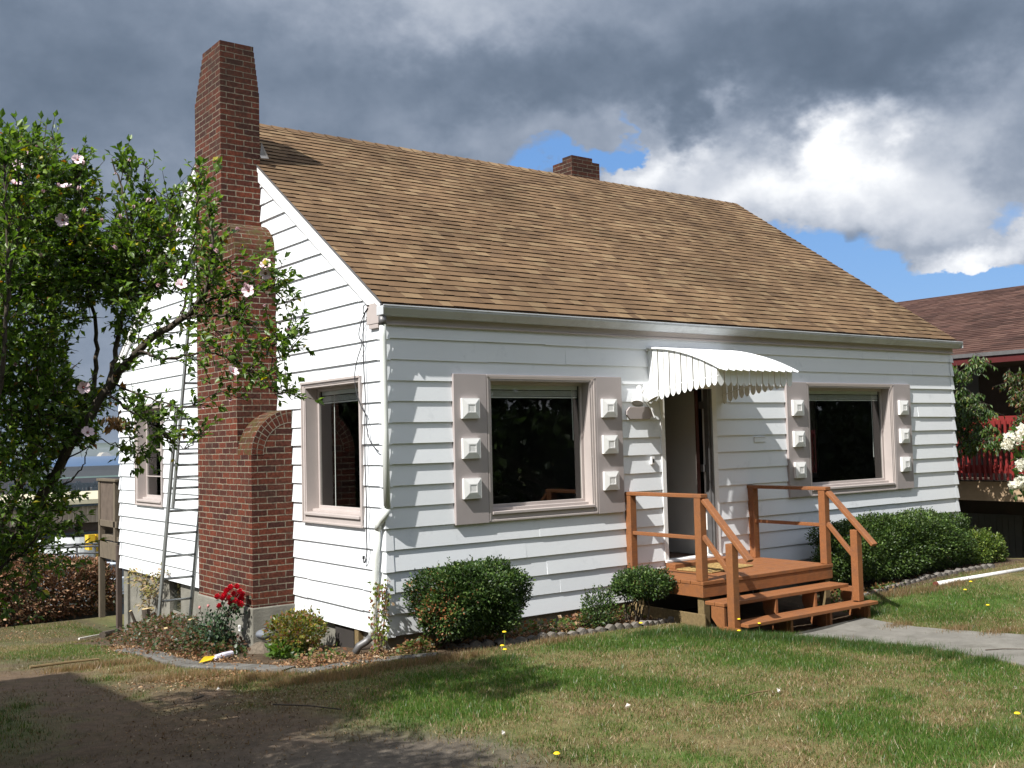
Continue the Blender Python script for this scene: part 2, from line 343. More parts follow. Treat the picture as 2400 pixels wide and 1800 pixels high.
m_pt = pmat('treated_timber', (.17, .12, .055), rough=.8, var=.25, vscale=8, bump=.25, bscale=50, stretch=(1, 5, 5))
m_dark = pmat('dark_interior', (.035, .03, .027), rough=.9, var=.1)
m_plast = pmat('interior_plaster', (.16, .14, .12), rough=.8, var=.05)
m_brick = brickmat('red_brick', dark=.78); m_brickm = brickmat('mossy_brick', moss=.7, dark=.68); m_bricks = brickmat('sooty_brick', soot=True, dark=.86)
m_glass = glassmat('window_glass')
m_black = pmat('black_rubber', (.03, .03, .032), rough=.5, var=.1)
m_alu = pmat('aluminium', (.33, .34, .33), rough=.45, var=.1, vscale=12, metal=.6)
m_galv = pmat('flashing_metal', (.17, .165, .165), rough=.5, var=.15, vscale=9, metal=.5)
m_leaf = leafmat('leaf', trans=.42); m_leafg = leafmat('glossy_leaf', trans=.18, rough=.42, spec=.28); m_dry = leafmat('dry_leaf', trans=.2, rough=.8, spec=.15)
m_petal = leafmat('petal', trans=.4, rough=.6, spec=.2)
m_bark = pmat('bark', (.075, .06, .045), rough=.95, var=.3, vscale=18, bump=.5, bscale=60)
m_barkd = pmat('twig_bark', (.055, .042, .032), rough=.95, var=.3, vscale=18, bump=.3, bscale=60)
# ------------------------------------------------------------------ terrain
CTRL = np.array([(.3, -.6, -.07), (1.2, -.75, -.10), (3.0, -.9, -.13), (3.2, -1.6, -.17), (4, -1.7, -.28), (5.3, -1.7, -.27), (6.2, -1.05, -.17), (8.8, -1.15, -.06), (10, -1.2, -.06), (12, -1, -.12),
  (0, 0, -.15), (-.5, 2.05, -.36), (-.5, 2.6, -.42), (-.2, 1.0, -.25), (0, 8.4, -1.07), (-.8, 5.0, -.62), (-1.1, 10.8, -1.1), (.6, 10.8, -1.12), (-4, 10.8, -1.05), (-1.5, 2.6, -.37), (-1.45, 1.2, -.28), (-1.2, .35, -.21),
  (-.94, -.17, -.19), (-.5, -.3, -.16), (.1, -.7, -.11), (-3, 0, -.12), (-4, 3, -.34), (-4, -2.5, 0), (-1.8, -4.3, 0), (.3, -6, -.02), (-5.3, -9, .12), (3, -4.5, -.16), (5.3, -3.3, -.25), (4, -2.4, -.28), (8, -4, -.2),
  (12, -4, -.2), (-4, 7, -.72), (2, -2.5, -.14), (6.5, -2, -.2), (5, 4, -.3), (8, 8, -.6), (-7, 0, -.1), (-7, -8, .1), (12, 8, -.7), (12, -9, -.1), (5, -9, 0)], float)
def _U(r2): return np.where(r2 > 1e-12, .5*r2*np.log(np.maximum(r2, 1e-12)), 0)
_n = len(CTRL); _d = ((CTRL[:, None, :2]-CTRL[None, :, :2])**2).sum(-1)
_A = np.zeros((_n+3, _n+3)); _A[:_n, :_n] = _U(_d)+np.eye(_n)*.6; _A[:_n, _n] = 1; _A[:_n, _n+1:] = CTRL[:, :2]; _A[_n, :_n] = 1; _A[_n+1:, :_n] = CTRL[:, :2].T
_w = np.linalg.solve(_A, np.r_[CTRL[:, 2], 0, 0, 0])
def gz(x, y):
    x = np.asarray(x, float); y = np.asarray(y, float); sh = np.broadcast(x, y).shape
    x0 = np.broadcast_to(x, sh).ravel(); y0 = np.broadcast_to(y, sh).ravel(); out = np.empty(len(x0))
    X = np.clip(x0, -7.5, 12.5); Y = np.clip(y0, -9.5, 11)
    for a in range(0, len(X), 40000):
        xs, ys = X[a:a+40000], Y[a:a+40000]
        r2 = (xs[:, None]-CTRL[None, :, 0])**2+(ys[:, None]-CTRL[None, :, 1])**2
        out[a:a+40000] = _U(r2)@_w[:_n]+_w[_n]+_w[_n+1]*xs+_w[_n+2]*ys
    drop = np.interp(y0, [-1e5, 11.5, 13, 22, 40, 150, 900, 1200, 1e5], [0, 0, .5, 3.2, 6.5, 20, 22, 24, 24])
    # the east side drive lies lower, toward the neighbour's garage
    e_ = np.clip((x0-10.1)/1.6, 0, 1); e_ = e_*e_*(3-2*e_)*np.clip((y0+.9)/1.2, 0, 1)
    return (out-drop-.55*e_).reshape(sh)
def g1(x, y): return float(gz(np.array([x]), np.array([y]))[0])
def ground(u, v):
    z = -.1
    for _ in range(25):
        P = onZ(z, u, v); z = .5*z+.5*g1(P[0], P[1])
    P = onZ(z, u, v); return P
# value noise for colouring
def vnoise(x, y, s, seed=0):
    r = np.random.default_rng(seed); T = r.random((256, 256)); X = x*s+1000; Y = y*s+1000
    xi = np.floor(X).astype(int); yi = np.floor(Y).astype(int); fx = X-xi; fy = Y-yi; fx = fx*fx*(3-2*fx); fy = fy*fy*(3-2*fy)
    a = T[xi % 256, yi % 256]; b = T[(xi+1) % 256, yi % 256]; c = T[xi % 256, (yi+1) % 256]; d = T[(xi+1) % 256, (yi+1) % 256]
    return (a*(1-fx)+b*fx)*(1-fy)+(c*(1-fx)+d*fx)*fy
def fbm(x, y, s, seed=0, o=4):
    t = 0; a = .5; n = 0
    for i in range(o): t = t+a*vnoise(x, y, s*2**i, seed+i*7); n += a; a *= .55
    return t/n
# green turf patches: u, v, ru, rv, strength
GRN = [(1370, 1515, 110, 14, .9), (1210, 1575, 150, 18, 1.0), (1320, 1600, 120, 22, .7), (1490, 1615, 110, 22, 1.0), (1060, 1640, 170, 45, .85), (1540, 1495, 80, 12, 1.0), (1700, 1492, 130, 18, 1.25), (1820, 1500, 90, 14, 1.2),
       (2060, 1518, 110, 13, 1.3), (2300, 1565, 110, 30, 1.0), (1770, 1545, 150, 22, .8), (1950, 1555, 100, 16, .6), (2230, 1745, 190, 45, 1.0), (2010, 1700, 110, 38, 1.0), (1670, 1785, 90, 20, .6), (2230, 1415, 170, 35, .9),
       (2370, 1640, 80, 40, .5), (1700, 1640, 90, 18, .5), (2080, 1630, 60, 14, .6), (1390, 1770, 120, 28, .55), (1500, 1700, 110, 25, .35), (900, 1700, 130, 30, .6), (60, 1690, 130, 45, .7), (60, 1540, 80, 14, .7), (180, 1520, 70, 12, .7),
       (250, 1480, 60, 16, .9), (220, 1595, 60, 14, .6), (345, 1628, 22, 8, .9), (385, 1640, 20, 8, .8), (300, 1600, 60, 12, .4), (150, 1475, 120, 10, .4), (540, 1620, 26, 10, .5), (30, 1700, 60, 80, .5), (1180, 1740, 60, 30, .4), (1000, 1600, 60, 14, .6)]
_gr = []
for u, v, ru, rv, w in GRN:
    c = ground(u, v); a = ground(u+ru, v); b = ground(u, v-rv)
    M2 = np.array([[a[0]-c[0], b[0]-c[0]], [a[1]-c[1], b[1]-c[1]]]); _gr.append((c[:2], np.linalg.inv(M2), w))
def green(x, y):
    t = np.zeros(np.shape(x)); wx = x+(fbm(x, y, 2.2, 3)-.5)*.5; wy = y+(fbm(x, y, 2.2, 9)-.5)*.5
    for c, Mi, w in _gr:
        dx = wx-c[0]; dy = wy-c[1]; p = Mi[0, 0]*dx+Mi[0, 1]*dy; q = Mi[1, 0]*dx+Mi[1, 1]*dy; t = t+w*np.exp(-(p*p+q*q)**1.3*.8)
    inn = (x > -4.5) & (x < 11) & (y > -7.5)
    base = .38-.46*dirt(x, y)+.55*np.clip((fbm(x, y, .9, 21)-.5)*4, -.2, 1)*np.where(inn, .35, 1.2)
    return np.clip(.80*t+base+(fbm(x, y, 6, 31)-.5)*.7, 0, 1.2)
P1 = np.array([ground(u, v)[:2] for u, v in ((860, 1700), (1030, 1740), (1180, 1800), (700, 1800))])
def dirt(x, y):
    """bare earth on the left of the lawn"""
    t = np.clip((-1.15+(y+2.5)*-.12-x+(fbm(x, y, 1.5, 41)-.5)*1.6)/.9, 0, 1)
    return t*np.clip((8.5-y)/3, 0, 1)*np.clip((y+6.5)/1.0, 0, 1)
def gravel(x, y):
    c = ground(960, 1775); d = ((x-c[0])*.55)**2+((y-c[1])*1.2)**2
    return np.exp(-d*.9)*np.clip((-1.1-x+(fbm(x, y, 2, 5)-.5)*.8)/.6, 0, 1)
def ground_col(x, y):
    g = green(x, y)[..., None]; d = dirt(x, y)[..., None]; gr = gravel(x, y)[..., None]; n = fbm(x, y, 12, 51)[..., None]; n2 = fbm(x, y, 3.1, 71)[..., None]
    straw = np.array([.165, .118, .062])*(.75+.5*n)*(.9+.25*n2); grn = np.array([.058, .108, .018])*(.7+.6*n)
    c = straw*(1-np.clip(g, 0, 1))+grn*np.clip(g, 0, 1)
    ear = np.array([.105, .072, .046])*(.7+.6*n); tuft = np.clip((fbm(x, y, 5, 61)[..., None]-.50)*5, 0, 1)
    e2 = ear*(1-tuft*.55)+straw*.5*tuft*.55
    e2 = e2*(1-np.clip(g, 0, 1)*.65)+grn*np.clip(g, 0, 1)*.65
    c = c*(1-d)+e2*d
    bk = (np.clip((y-2.5)/2.0, 0, 1)*np.clip((.5-x)/.5, 0, 1))[..., None]; mxc = np.array([.075, .062, .034])*(.55+.9*n)*(1-np.clip((n2-.45)*4, 0, 1)*.5)+np.array([.03, .05, .012])*np.clip((n2-.45)*4, 0, 1)
    c = c*(1-bk*.85)+mxc*bk*.85
    c = c*(1-gr)+np.array([.105, .088, .070])*(.6+.8*n)*gr
    # planting beds beside the walls; soil under the deck darkened for its shade
    bed = ((x > 3.05) & (x < 5.5) & (y > -1.62) & (y < .2)) | ((y > -.78) & (y < .2) & (x > .15) & (x < 3.4)) | ((y > -1.12) & (y < .2) & (x > 5.2) & (x < 10.3)) | ((y > -.2) & (y < 8) & (x > -1.3-.0*y) & (x < .2))
    bc = np.array([.075, .052, .032])*(.6+.8*n)
    c = np.where(bed[..., None], bc, c)
    lowl = np.clip((y-12.5)/6, 0, 1)[..., None]
    return c*(1-lowl)+np.array([.075, .085, .055])*lowl
def axis(a, b, st, ends, gr=1.35):
    t = list(np.arange(a, b+1e-6, st)); s = st; x = b
    while x < ends[1]: s *= gr; x += s; t.append(min(x, ends[1]))
    s = st; x = a; L = []
    while x > ends[0]: s *= gr; x -= s; L.append(max(x, ends[0]))
    return np.array(L[::-1]+t)
gx = axis(-5.2, 11.2, .055, (-9000, 9000)); gy = axis(-6.6, 3.4, .055, (-9000, 1150))
XX, YY = np.meshgrid(gx, gy, indexing='ij')
near = (XX > -6) & (XX < 12) & (YY < 9) & (YY > -8)
ZZ = gz(XX, YY)+np.where(near, (fbm(XX, YY, 4, 81)-.5)*.03+(fbm(XX, YY, 16, 91)-.5)*.016, 0)
# hollow for the under-floor space of the house is closed by the foundation; keep the sheet simple
gi = np.arange(XX.size).reshape(XX.shape)
fc = np.stack([gi[:-1, :-1], gi[1:, :-1], gi[1:, 1:], gi[:-1, 1:]], -1).reshape(-1, 4)
m_ground = attrmat('earth_and_turf', bump=.6, bscale=95, nvar=.35, nscale=14)
o = fast_mesh('ground', np.stack([XX, YY, ZZ], -1).reshape(-1, 3), fc, ground_col(XX, YY).reshape(-1, 3), m_ground, smooth=True); tag(o, None, kind='structure')
m_water = pmat('sea_water', (.028, .075, .16), rough=.6, var=.2, vscale=.01, bump=.3, bscale=.05, spec=.12)
b = MB(); b.face([(-12000, 1100, -23.2), (12000, 1100, -23.2), (12000, 14000, -23.2), (-12000, 14000, -23.2)])
tag(b.build('water', m_water), None, kind='structure')
# far shore
m_hill = pmat('wooded_hill', (.035, .05, .032), rough=1, var=.5, vscale=.004)
m_bluff = pmat('sand_bluff', (.42, .37, .28), rough=1, var=.2, vscale=.01)
hx = np.linspace(-3500, 6500, 260); prof = 24+42*fbm(hx, hx*0, .0011, 5)*1.3+10*fbm(hx, hx*0, .008, 6)
hv = []; 
for k, (yy, f) in enumerate(((5200, 0), (5230, .45), (5420, .8), (5800, 1.0), (6800, .7), (8000, 0))):
    hv.append(np.stack([hx, np.full_like(hx, yy)+60*fbm(hx, hx*0, .003, 8), -23.6+prof*f], -1))
hv = np.stack(hv, 1); hi = np.arange(hv.shape[0]*hv.shape[1]).reshape(hv.shape[:2])
hf = np.stack([hi[:-1, :-1], hi[1:, :-1], hi[1:, 1:], hi[:-1, 1:]], -1).reshape(-1, 4)
tag(fast_mesh('hills', hv.reshape(-1, 3), hf, None, m_hill, smooth=True), None, kind='structure')
bl = ray(242, 1062); bx = CP[0]+bl[0]/bl[1]*5200
b = MB(); b.prism([(bx-24, -23.4), (bx+28, -23.4), (bx+20, -14), (bx+6, -6), (bx-10, -7), (bx-18, -15)], 1, 5150, 5215)
tag(b.build('sandy_bluff', m_bluff), None, kind='structure')

# ------------------------------------------------------------------ the white house
L_, D_ = 10.024, 8.383
EX = .207; EY, EZ = -.066, 3.247; ZR = 6.176; MID = D_/2; SL = (ZR-EZ)/(MID-EY)
def roofz(y): return ZR-SL*abs(y-MID)
m_oldb0 = pmat('dark_weathered_post', (.07, .05, .04), rough=.9, var=.2)
house = thing('white_house', 'white lap-sided house with a brown shingle gable roof', 'house', (0, 0, 0))
def rects(u0, u1, z0, z1, holes):
    us = sorted({u0, u1, *[min(max(h[i], u0), u1) for h in holes for i in (0, 1)]}); zs = sorted({z0, z1, *[min(max(h[i], z0), z1) for h in holes for i in (2, 3)]})
    out = []
    for a, b_ in zip(us, us[1:]):
        for c, d in zip(zs, zs[1:]):
            um, zm = (a+b_)/2, (c+d)/2
            if not any(h[0] < um < h[1] and h[2] < zm < h[3] for h in holes): out.append((a, b_, c, d))
    return out
T_OUT = .023; 
def siding(Pf, u0, u1, ztop, holes, name, gable=False, seams=()):
    """Pf(u,z,out) -> world.  real lapped boards"""
    b = MB(); k = 0
    def lim(z):
        if not gable or z <= ztop: return u0, u1
        y0 = MID-(ZR-.10-z)/SL; y1 = MID+(ZR-.10-z)/SL
        return max(u0, y0), min(u1, y1)
    zmax = ZR-.12 if gable else ztop
    rs = np.random.default_rng(len(name))
    while k*EX < zmax:
        z0, z1 = k*EX, min((k+1)*EX, zmax)
        cuts = [u0]
        x = u0+rs.uniform(1.2, 3.4)
        while x < u1-.8: cuts.append(x); x += rs.uniform(2.2, 3.6)
        cuts.append(u1)
        for ci in range(len(cuts)-1):
            du = rs.normal(0, .0022); j0, j1 = rs.normal(0, .0022, 2)
            for a, b2, c, d in rects(cuts[ci], cuts[ci+1], z0, z1, holes):
                a0, a1 = lim(c); c0, c1 = lim(d)
                if min(b2, a1)-max(a, a0) < .01: continue
                oo = lambda z: .003+(T_OUT-.003+du)*(1-(z-z0)/EX)
                cj0, cj1 = (c+j0, c+j1) if abs(c-z0) < 1e-6 and c > 0 else (c, c)
                p = [(max(a, a0), cj0), (min(b2, a1), cj1), (min(b2, c1), d), (max(a, c0), d)]
                if gable and p[2][0] <= p[3][0]: p = [p[0], p[1], ((p[2][0]+p[3][0])/2, d)]
                b.face([Pf(u, z, oo(c if i_ < 2 else d)) for i_, (u, z) in enumerate(p)])
                if abs(c-z0) < 1e-6: b.face([Pf(p[0][0], cj0, -.002), Pf(p[1][0], cj1, -.002), Pf(p[1][0], cj1, oo(c)), Pf(p[0][0], cj0, oo(c))])
                if not (gable and z1 > ztop): 
                  for uu, zz in ((p[0][0], c), (p[1][0], c)):   # board ends
                      b.face([Pf(uu, c, -.002), Pf(uu, c, oo(c)), Pf(uu, d, oo(d)), Pf(uu, d, -.002)])
        k += 1
    return b.build(name, m_white, house)
WIN1 = (1.245, 2.655, 1.11, 2.515); WIN2 = (6.50, 8.37, 1.11, 2.50); DOOR = (3.80, 4.62, .40, 2.46)
GW1 = (.455, 1.70, 1.12, 2.51); GW2 = (6.40, 7.48, 1.09, 2.49); RW = (2.42, 3.75, 1.10, 2.50)
siding(lambda u, z, o: (u, -o, z), 0, L_, 3.035, [WIN1, WIN2, (DOOR[0], DOOR[1], -1, DOOR[3])], 'wall')
siding(lambda u, z, o: (-o, u, z), 0, D_, EZ-.1, [GW1, GW2], 'wall', gable=True)
siding(lambda u, z, o: (L_+o, u, z), 0, D_, EZ-.1, [RW], 'wall', gable=True)
siding(lambda u, z, o: (u, D_+o, z), 0, L_, 3.035, [], 'wall')
# inner shell: thickness of the walls, floor, ceiling (dark unfurnished rooms)
b = MB()
def shell(Pf, u0, u1, z0, z1, holes, th=.14):
    for a, b2, c, d in rects(u0, u1, z0, z1, holes):
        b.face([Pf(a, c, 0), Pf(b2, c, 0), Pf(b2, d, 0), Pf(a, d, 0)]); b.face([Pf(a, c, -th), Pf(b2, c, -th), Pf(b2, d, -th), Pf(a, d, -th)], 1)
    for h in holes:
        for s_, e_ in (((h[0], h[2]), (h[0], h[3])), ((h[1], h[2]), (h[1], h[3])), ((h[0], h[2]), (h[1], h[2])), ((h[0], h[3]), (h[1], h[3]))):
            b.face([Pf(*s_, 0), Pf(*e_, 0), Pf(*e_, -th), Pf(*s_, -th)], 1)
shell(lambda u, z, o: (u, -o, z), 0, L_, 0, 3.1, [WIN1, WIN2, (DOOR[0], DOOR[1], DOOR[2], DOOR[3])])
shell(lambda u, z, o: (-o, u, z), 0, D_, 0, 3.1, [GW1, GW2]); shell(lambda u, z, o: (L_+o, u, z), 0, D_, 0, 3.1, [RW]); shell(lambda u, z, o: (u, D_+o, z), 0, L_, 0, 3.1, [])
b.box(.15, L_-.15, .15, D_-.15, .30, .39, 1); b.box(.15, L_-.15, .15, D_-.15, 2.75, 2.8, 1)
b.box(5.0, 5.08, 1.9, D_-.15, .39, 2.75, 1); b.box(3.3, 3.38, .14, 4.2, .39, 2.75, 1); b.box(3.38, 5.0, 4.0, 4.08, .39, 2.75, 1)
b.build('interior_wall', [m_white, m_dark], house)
# foundation
b = MB()
b.box(.02, L_-.02, .045, .2, -.8, .012); b.box(.045, .2, .2, 5.83, -1.3, .012); b.box(.045, .2, 6.28, D_-.3, -1.6, .012); b.box(.09, .2, 5.83, 6.28, -1.3, -.45)
b.box(.02, L_-.02, D_-.25, D_-.06, -1.8, .012); b.box(L_-.2, L_-.04, .2, D_-.25, -1.6, .012)
b.build('foundation', m_conc, house)
b = MB(); b.box(.10, .13, 5.84, 6.27, -.45, -.03); b.build('basement_window', m_glass, house)
b = MB(); b.box(.01, .05, .72, 1.12, -.40, -.01); b.build('crawl_vent', m_dark, house)
b = MB(); b.box(-.012, .044, .58, .66, -.42, -.002); b.build('vent_post', m_pt, house)
# sill board under the siding seen at the left back corner, wooden corner post
b = MB(); b.box(-.06, .02, D_+.02, D_+.10, -1.25, .35); b.build('corner_post', m_oldb0, house, bevel=.006)
# corner caps, one bent cap per course
rs = np.random.default_rng(4)
for k in range(15):
    z0 = k*EX+rs.normal(-.006, .004); z1 = min((k+1)*EX-.004, 3.02); 
    if z1-z0 < .05: continue
    w = .062+rs.normal(0, .004); o1 = T_OUT+.008+rs.normal(0, .002); o2 = .012; b = MB()
    b.face([(-o1, -o1, z0), (w, -o1, z0), (w, -o2, z1), (-o2, -o2, z1)]); b.face([(-o1, -o1, z0), (-o2, -o2, z1), (-o2, w, z1), (-o1, w, z0)])
    b.face([(-o1, -o1, z0), (-o1, w, z0), (0, w, z0), (0, 0, z0)]); b.face([(-o1, -o1, z0), (0, 0, z0), (w, 0, z0), (w, -o1, z0)])
    b.face([(w, -o1, z0), (w, 0, z0), (w, 0, z1), (w, -o2, z1)]); b.face([(-o1, w, z0), (-o2, w, z1), (0, w, z1), (0, w, z0)])
    b.build('corner_cap', m_white, house)
for (cx, sx, cy, sy) in ((L_, 1, 0, -1), (L_, 1, D_, 1), (0, -1, D_, 1)):
    b = MB()
    for k in range(15):
        z0 = k*EX-.003; z1 = min((k+1)*EX-.004, 3.02)
        if z1-z0 < .05: continue
        o1 = T_OUT+.008; o2 = .012; w = .06
        b.face([(cx+sx*o1, cy+sy*o1, z0), (cx-sx*w, cy+sy*o1, z0), (cx-sx*w, cy+sy*o2, z1), (cx+sx*o2, cy+sy*o2, z1)])
        b.face([(cx+sx*o1, cy+sy*o1, z0), (cx+sx*o1, cy-sy*w, z0), (cx+sx*o2, cy-sy*w, z1), (cx+sx*o2, cy+sy*o2, z1)])
    b.build('corner_trim', m_white, house)
# frieze with a thin moulding, cornice return
b = MB(); b.box(-.018, L_+.018, -.032, 0, 3.04, 3.22); b.box(-.018, L_+.018, -.045, -.032, 3.028, 3.048); b.box(-.02, L_+.02, -.10, -.03, 3.19, 3.215)
b.build('frieze', m_frz, house, bevel=.003)
b = MB(); b.box(-.05, -.004, -.03, .235, 3.045, 3.25); b.box(-.045, -.004, .02, .20, 3.0, 3.045); b.build('cornice_return', m_beige, house, bevel=.004)
# shingle roof, every tab a face with its own tone
mt, t, pb = newmat('asphalt_shingles'); Lk = t.links
at_ = tn(t, 'ShaderNodeAttribute', attribute_name='Col'); tcn = tn(t, 'ShaderNodeTexCoord')
n1 = tn(t, 'ShaderNodeTexNoise'); n1.inputs['Scale'].default_value = 230; n1.inputs['Detail'].default_value = 2; Lk.new(tcn.outputs['Object'], n1.inputs['Vector'])
n2_ = tn(t, 'ShaderNodeTexNoise'); n2_.inputs['Scale'].default_value = .9; n2_.inputs['Detail'].default_value = 7; Lk.new(tcn.outputs['Object'], n2_.inputs['Vector'])
r1 = tn(t, 'ShaderNodeMapRange'); r1.inputs['From Min'].default_value = .3; r1.inputs['From Max'].default_value = .7; r1.inputs['To Min'].default_value = .72; r1.inputs['To Max'].default_value = 1.28; Lk.new(n1.outputs[0], r1.inputs['Value'])
r2 = tn(t, 'ShaderNodeMapRange'); r2.inputs['From Min'].default_value = .3; r2.inputs['From Max'].default_value = .7; r2.inputs['To Min'].default_value = .70; r2.inputs['To Max'].default_value = 1.18; Lk.new(n2_.outputs[0], r2.inputs['Value'])
mm = tn(t, 'ShaderNodeMath', operation='MULTIPLY'); Lk.new(r1.outputs[0], mm.inputs[0]); Lk.new(r2.outputs[0], mm.inputs[1])
vv = tn(t, 'ShaderNodeVectorMath', operation='SCALE'); Lk.new(at_.outputs['Color'], vv.inputs[0]); Lk.new(mm.outputs[0], vv.inputs['Scale']); Lk.new(vv.outputs[0], pb.inputs['Base Color'])
pb.inputs['Roughness'].default_value = .95; pb.inputs['Specular IOR Level'].default_value = .15
bp = tn(t, 'ShaderNodeBump'); bp.inputs['Strength'].default_value = .35; bp.inputs['Distance'].default_value = .004; Lk.new(n1.outputs[0], bp.inputs['Height']); Lk.new(bp.outputs[0], pb.inputs['Normal'])
m_shing = mt
def shingles(name, parent, O, U, V, W_, H_, ex, tones, thick=.012, tab=(.10, .22), seed=0, edge=(.015, .010, .007), lift=.004):
    """O eave corner; U along the eave; V up the slope (unit); each row a lapped course of tabs"""
    r = np.random.default_rng(seed); U = np.array(U, float); V = np.array(V, float); Nn = np.cross(U, V); Nn /= np.linalg.norm(Nn)
    if Nn[2] < 0: Nn = -Nn
    vs_, fs_, cs_ = [], [], []; rows = int(math.ceil(H_/ex))
    for i in range(rows):
        v0 = i*ex; v1 = min(H_, v0+ex+.02); u = -r.uniform(0, .2)
        while u < W_:
            w = r.uniform(*tab); a, b2 = max(0, u), min(W_, u+w); u += w
            if b2-a < .004: continue
            c = np.array(tones[r.choice(len(tones), p=TP[:len(tones)] if len(tones) == len(TP) else None)])*r.uniform(.93, 1.07)
            jag = r.normal(0, .0022); h = thick+(r.random() < .45)*lift
            P = [O+U*a+V*(v0+jag)+Nn*h, O+U*b2+V*(v0+jag)+Nn*h, O+U*b2+V*v1+Nn*.001, O+U*a+V*v1+Nn*.001]
            n = len(vs_); vs_ += P; fs_.append([n, n+1, n+2, n+3]); cs_ += [c]*4
            Q = [O+U*a+V*(v0+jag)-Nn*.002, O+U*b2+V*(v0+jag)-Nn*.002, P[1], P[0]]
            n = len(vs_); vs_ += Q; fs_.append([n, n+1, n+2, n+3]); cs_ += [np.array(edge)]*4  # butt edges coloured near-black to draw the shadow line under each row
            for X in ((P[0], P[3]), (P[1], P[2])):
                n = len(vs_); vs_ += [X[0]-Nn*.006, X[0], X[1], X[1]-Nn*.006]; fs_.append([n, n+1, n+2, n+3]); cs_ += [c*.8]*4
    return fast_mesh(name, np.array(vs_), np.array(fs_), np.array(cs_), m_shing, parent)
TP = [.36, .22, .18, .15, .09]
BR = [(.156, .098, .054), (.142, .088, .049), (.168, .107, .059), (.196, .132, .074), (.120, .075, .043)]
slen = math.hypot(MID-EY, ZR-EZ); vy, vz = (MID-EY)/slen, (ZR-EZ)/slen
OV = .054
shingles('roof', house, np.array([-OV, EY-.02*vy, EZ-.02*vz]), (1, 0, 0), (0, vy, vz), L_+2*OV, slen+.02, .128, BR, seed=11)
shingles('roof', house, np.array([-OV, D_-EY+.02*vy, EZ-.02*vz]), (1, 0, 0), (0, -vy, vz), L_+2*OV, slen+.02, .128, BR, seed=12)
# ridge caps
r = np.random.default_rng(5); vs_, fs_, cs_ = [], [], []; x = -OV
while x < L_+OV:
    w = .20; c = np.array(BR[r.choice(5, p=TP)])*1.05; hh = .012+.006
    for sg in (-1, 1):
        a = [(x, MID, ZR+.022), (min(x+w, L_+OV), MID, ZR+.014), (min(x+w, L_+OV), MID+sg*.13*vy, ZR+.012-.13*vz), (x, MID+sg*.13*vy, ZR+.020-.13*vz)]
        n = len(vs_); vs_ += a; fs_.append([n, n+1, n+2, n+3]); cs_ += [c]*4
        a = [(x, MID+sg*.13*vy, ZR+.020-.13*vz), (min(x+w, L_+OV), MID+sg*.13*vy, ZR+.012-.13*vz), (min(x+w, L_+OV), MID+sg*.13*vy, ZR-.005-.13*vz), (x, MID+sg*.13*vy, ZR-.005-.13*vz)]
        n = len(vs_); vs_ += a; fs_.append([n, n+1, n+2, n+3]); cs_ += [(.05, .03, .02)]*4
    x += w
fast_mesh('ridge_cap', np.array(vs_), np.array(fs_), np.array(cs_), m_shing, house)
# roof deck under the shingles and rake boards
b = MB()
def rake(x0, x1, n0, n1, extra=0.0, mb=None):
    """sloping board on both sides of a gable; n0,n1 below the roof surface, measured square to it"""
    for sg in (-1, 1):
        e_ = np.array([EY-extra*vy, EZ-extra*vz]); tp = np.array([MID, ZR]); nn = np.array([vz, -vy])
        P = [e_+nn*n0, tp+np.array([0, -1])*n0/vy, tp+np.array([0, -1])*n1/vy, e_+nn*n1]
        P = [(p[0] if sg < 0 else D_-p[0], p[1]) for p in P]
        (mb or b).prism(P, 0, x0, x1)
rake(-OV+.012, L_+OV-.012, .004, .075); b.build('roof_deck', m_pt, house)
for (xa, xb, xc, xd) in ((-OV+.01, -.02, -OV-.004, -.03), (L_+.02, L_+OV-.01, L_+.03, L_+OV+.004)):
    b = MB(); rake(min(xa, -.0) if xa < 1 else xa, xb, .016, .17); rake(xa+(.0 if xa > 1 else -.012), xb+(.012 if xa > 1 else 0), .018, .07); b.build('rake_board', m_trimw, house, bevel=.003)
    b = MB(); rake(xc-.006, xd+.004, -.002, .014); b.build('drip_edge', m_galv, house)
# gutter (K profile), end caps, downspout
b = MB()
gp = [(-.034, 3.205), (-.034, 3.110), (-.105, 3.110), (-.118, 3.128), (-.140, 3.150), (-.165, 3.178), (-.165, 3.205), (-.158, 3.205), (-.158, 3.183), (-.134, 3.156), (-.102, 3.117), (-.042, 3.117), (-.042, 3.205)]
b.prism(gp, 0, -.085, L_+.085); b.box(-.09, -.085, -.165, -.034, 3.112, 3.20); b.box(L_+.085, L_+.09, -.165, -.034, 3.112, 3.20)
b.box(-.085, L_+.085, -.172, -.160, 3.196, 3.210)
b.build('gutter', m_gut, house, bevel=.003)
b = MB(); b.box(-.05, L_+.05, -.036, EY+.09, 3.212, 3.232); b.build('eave_painted_shade', m_black, house)  # black strip standing in for the shade between roof and gutter
pts = [(-.055, -.09, 3.09), (-.05, -.085, 2.9), (-.043, -.08, 2.0), (-.035, -.078, 1.24)]
pts2 = [(-.035, -.078, 1.24), (-.042, -.06, 1.18), (-.056, -.01, 1.13), (-.062, .035, 1.09), (-.064, .062, 1.03), (-.062, .10, .75), (-.06, .15, .37), (-.062, .20, .06), (-.07, .21, -.02), (-.12, .24, -.07), (-.17, .27, -.10), (-.21, .29, -.17)]
b = MB(); b.tube(pts, .034, 14); sp_ = b.build('downspout', m_pipe, house, smooth=True)
b = MB(); b.tube(pts2[:5], .036, 14); 
for i in range(6): 
    tt = i/5; p = np.array(pts2[0])*(1-tt)+np.array(pts2[3])*tt; b.tube([p-np.array([0, .004, 0]), p+np.array([0, .004, 0])], .040, 14)
b.build('elbow', m_pipe, sp_, smooth=True)
b = MB(); b.tube(pts2[4:9], .033, 14); b.build('lower_pipe', m_pipe, sp_, smooth=True)
b = MB(); b.tube(pts2[8:], .036, 14); b.build('shoe', m_galv, sp_, smooth=True)
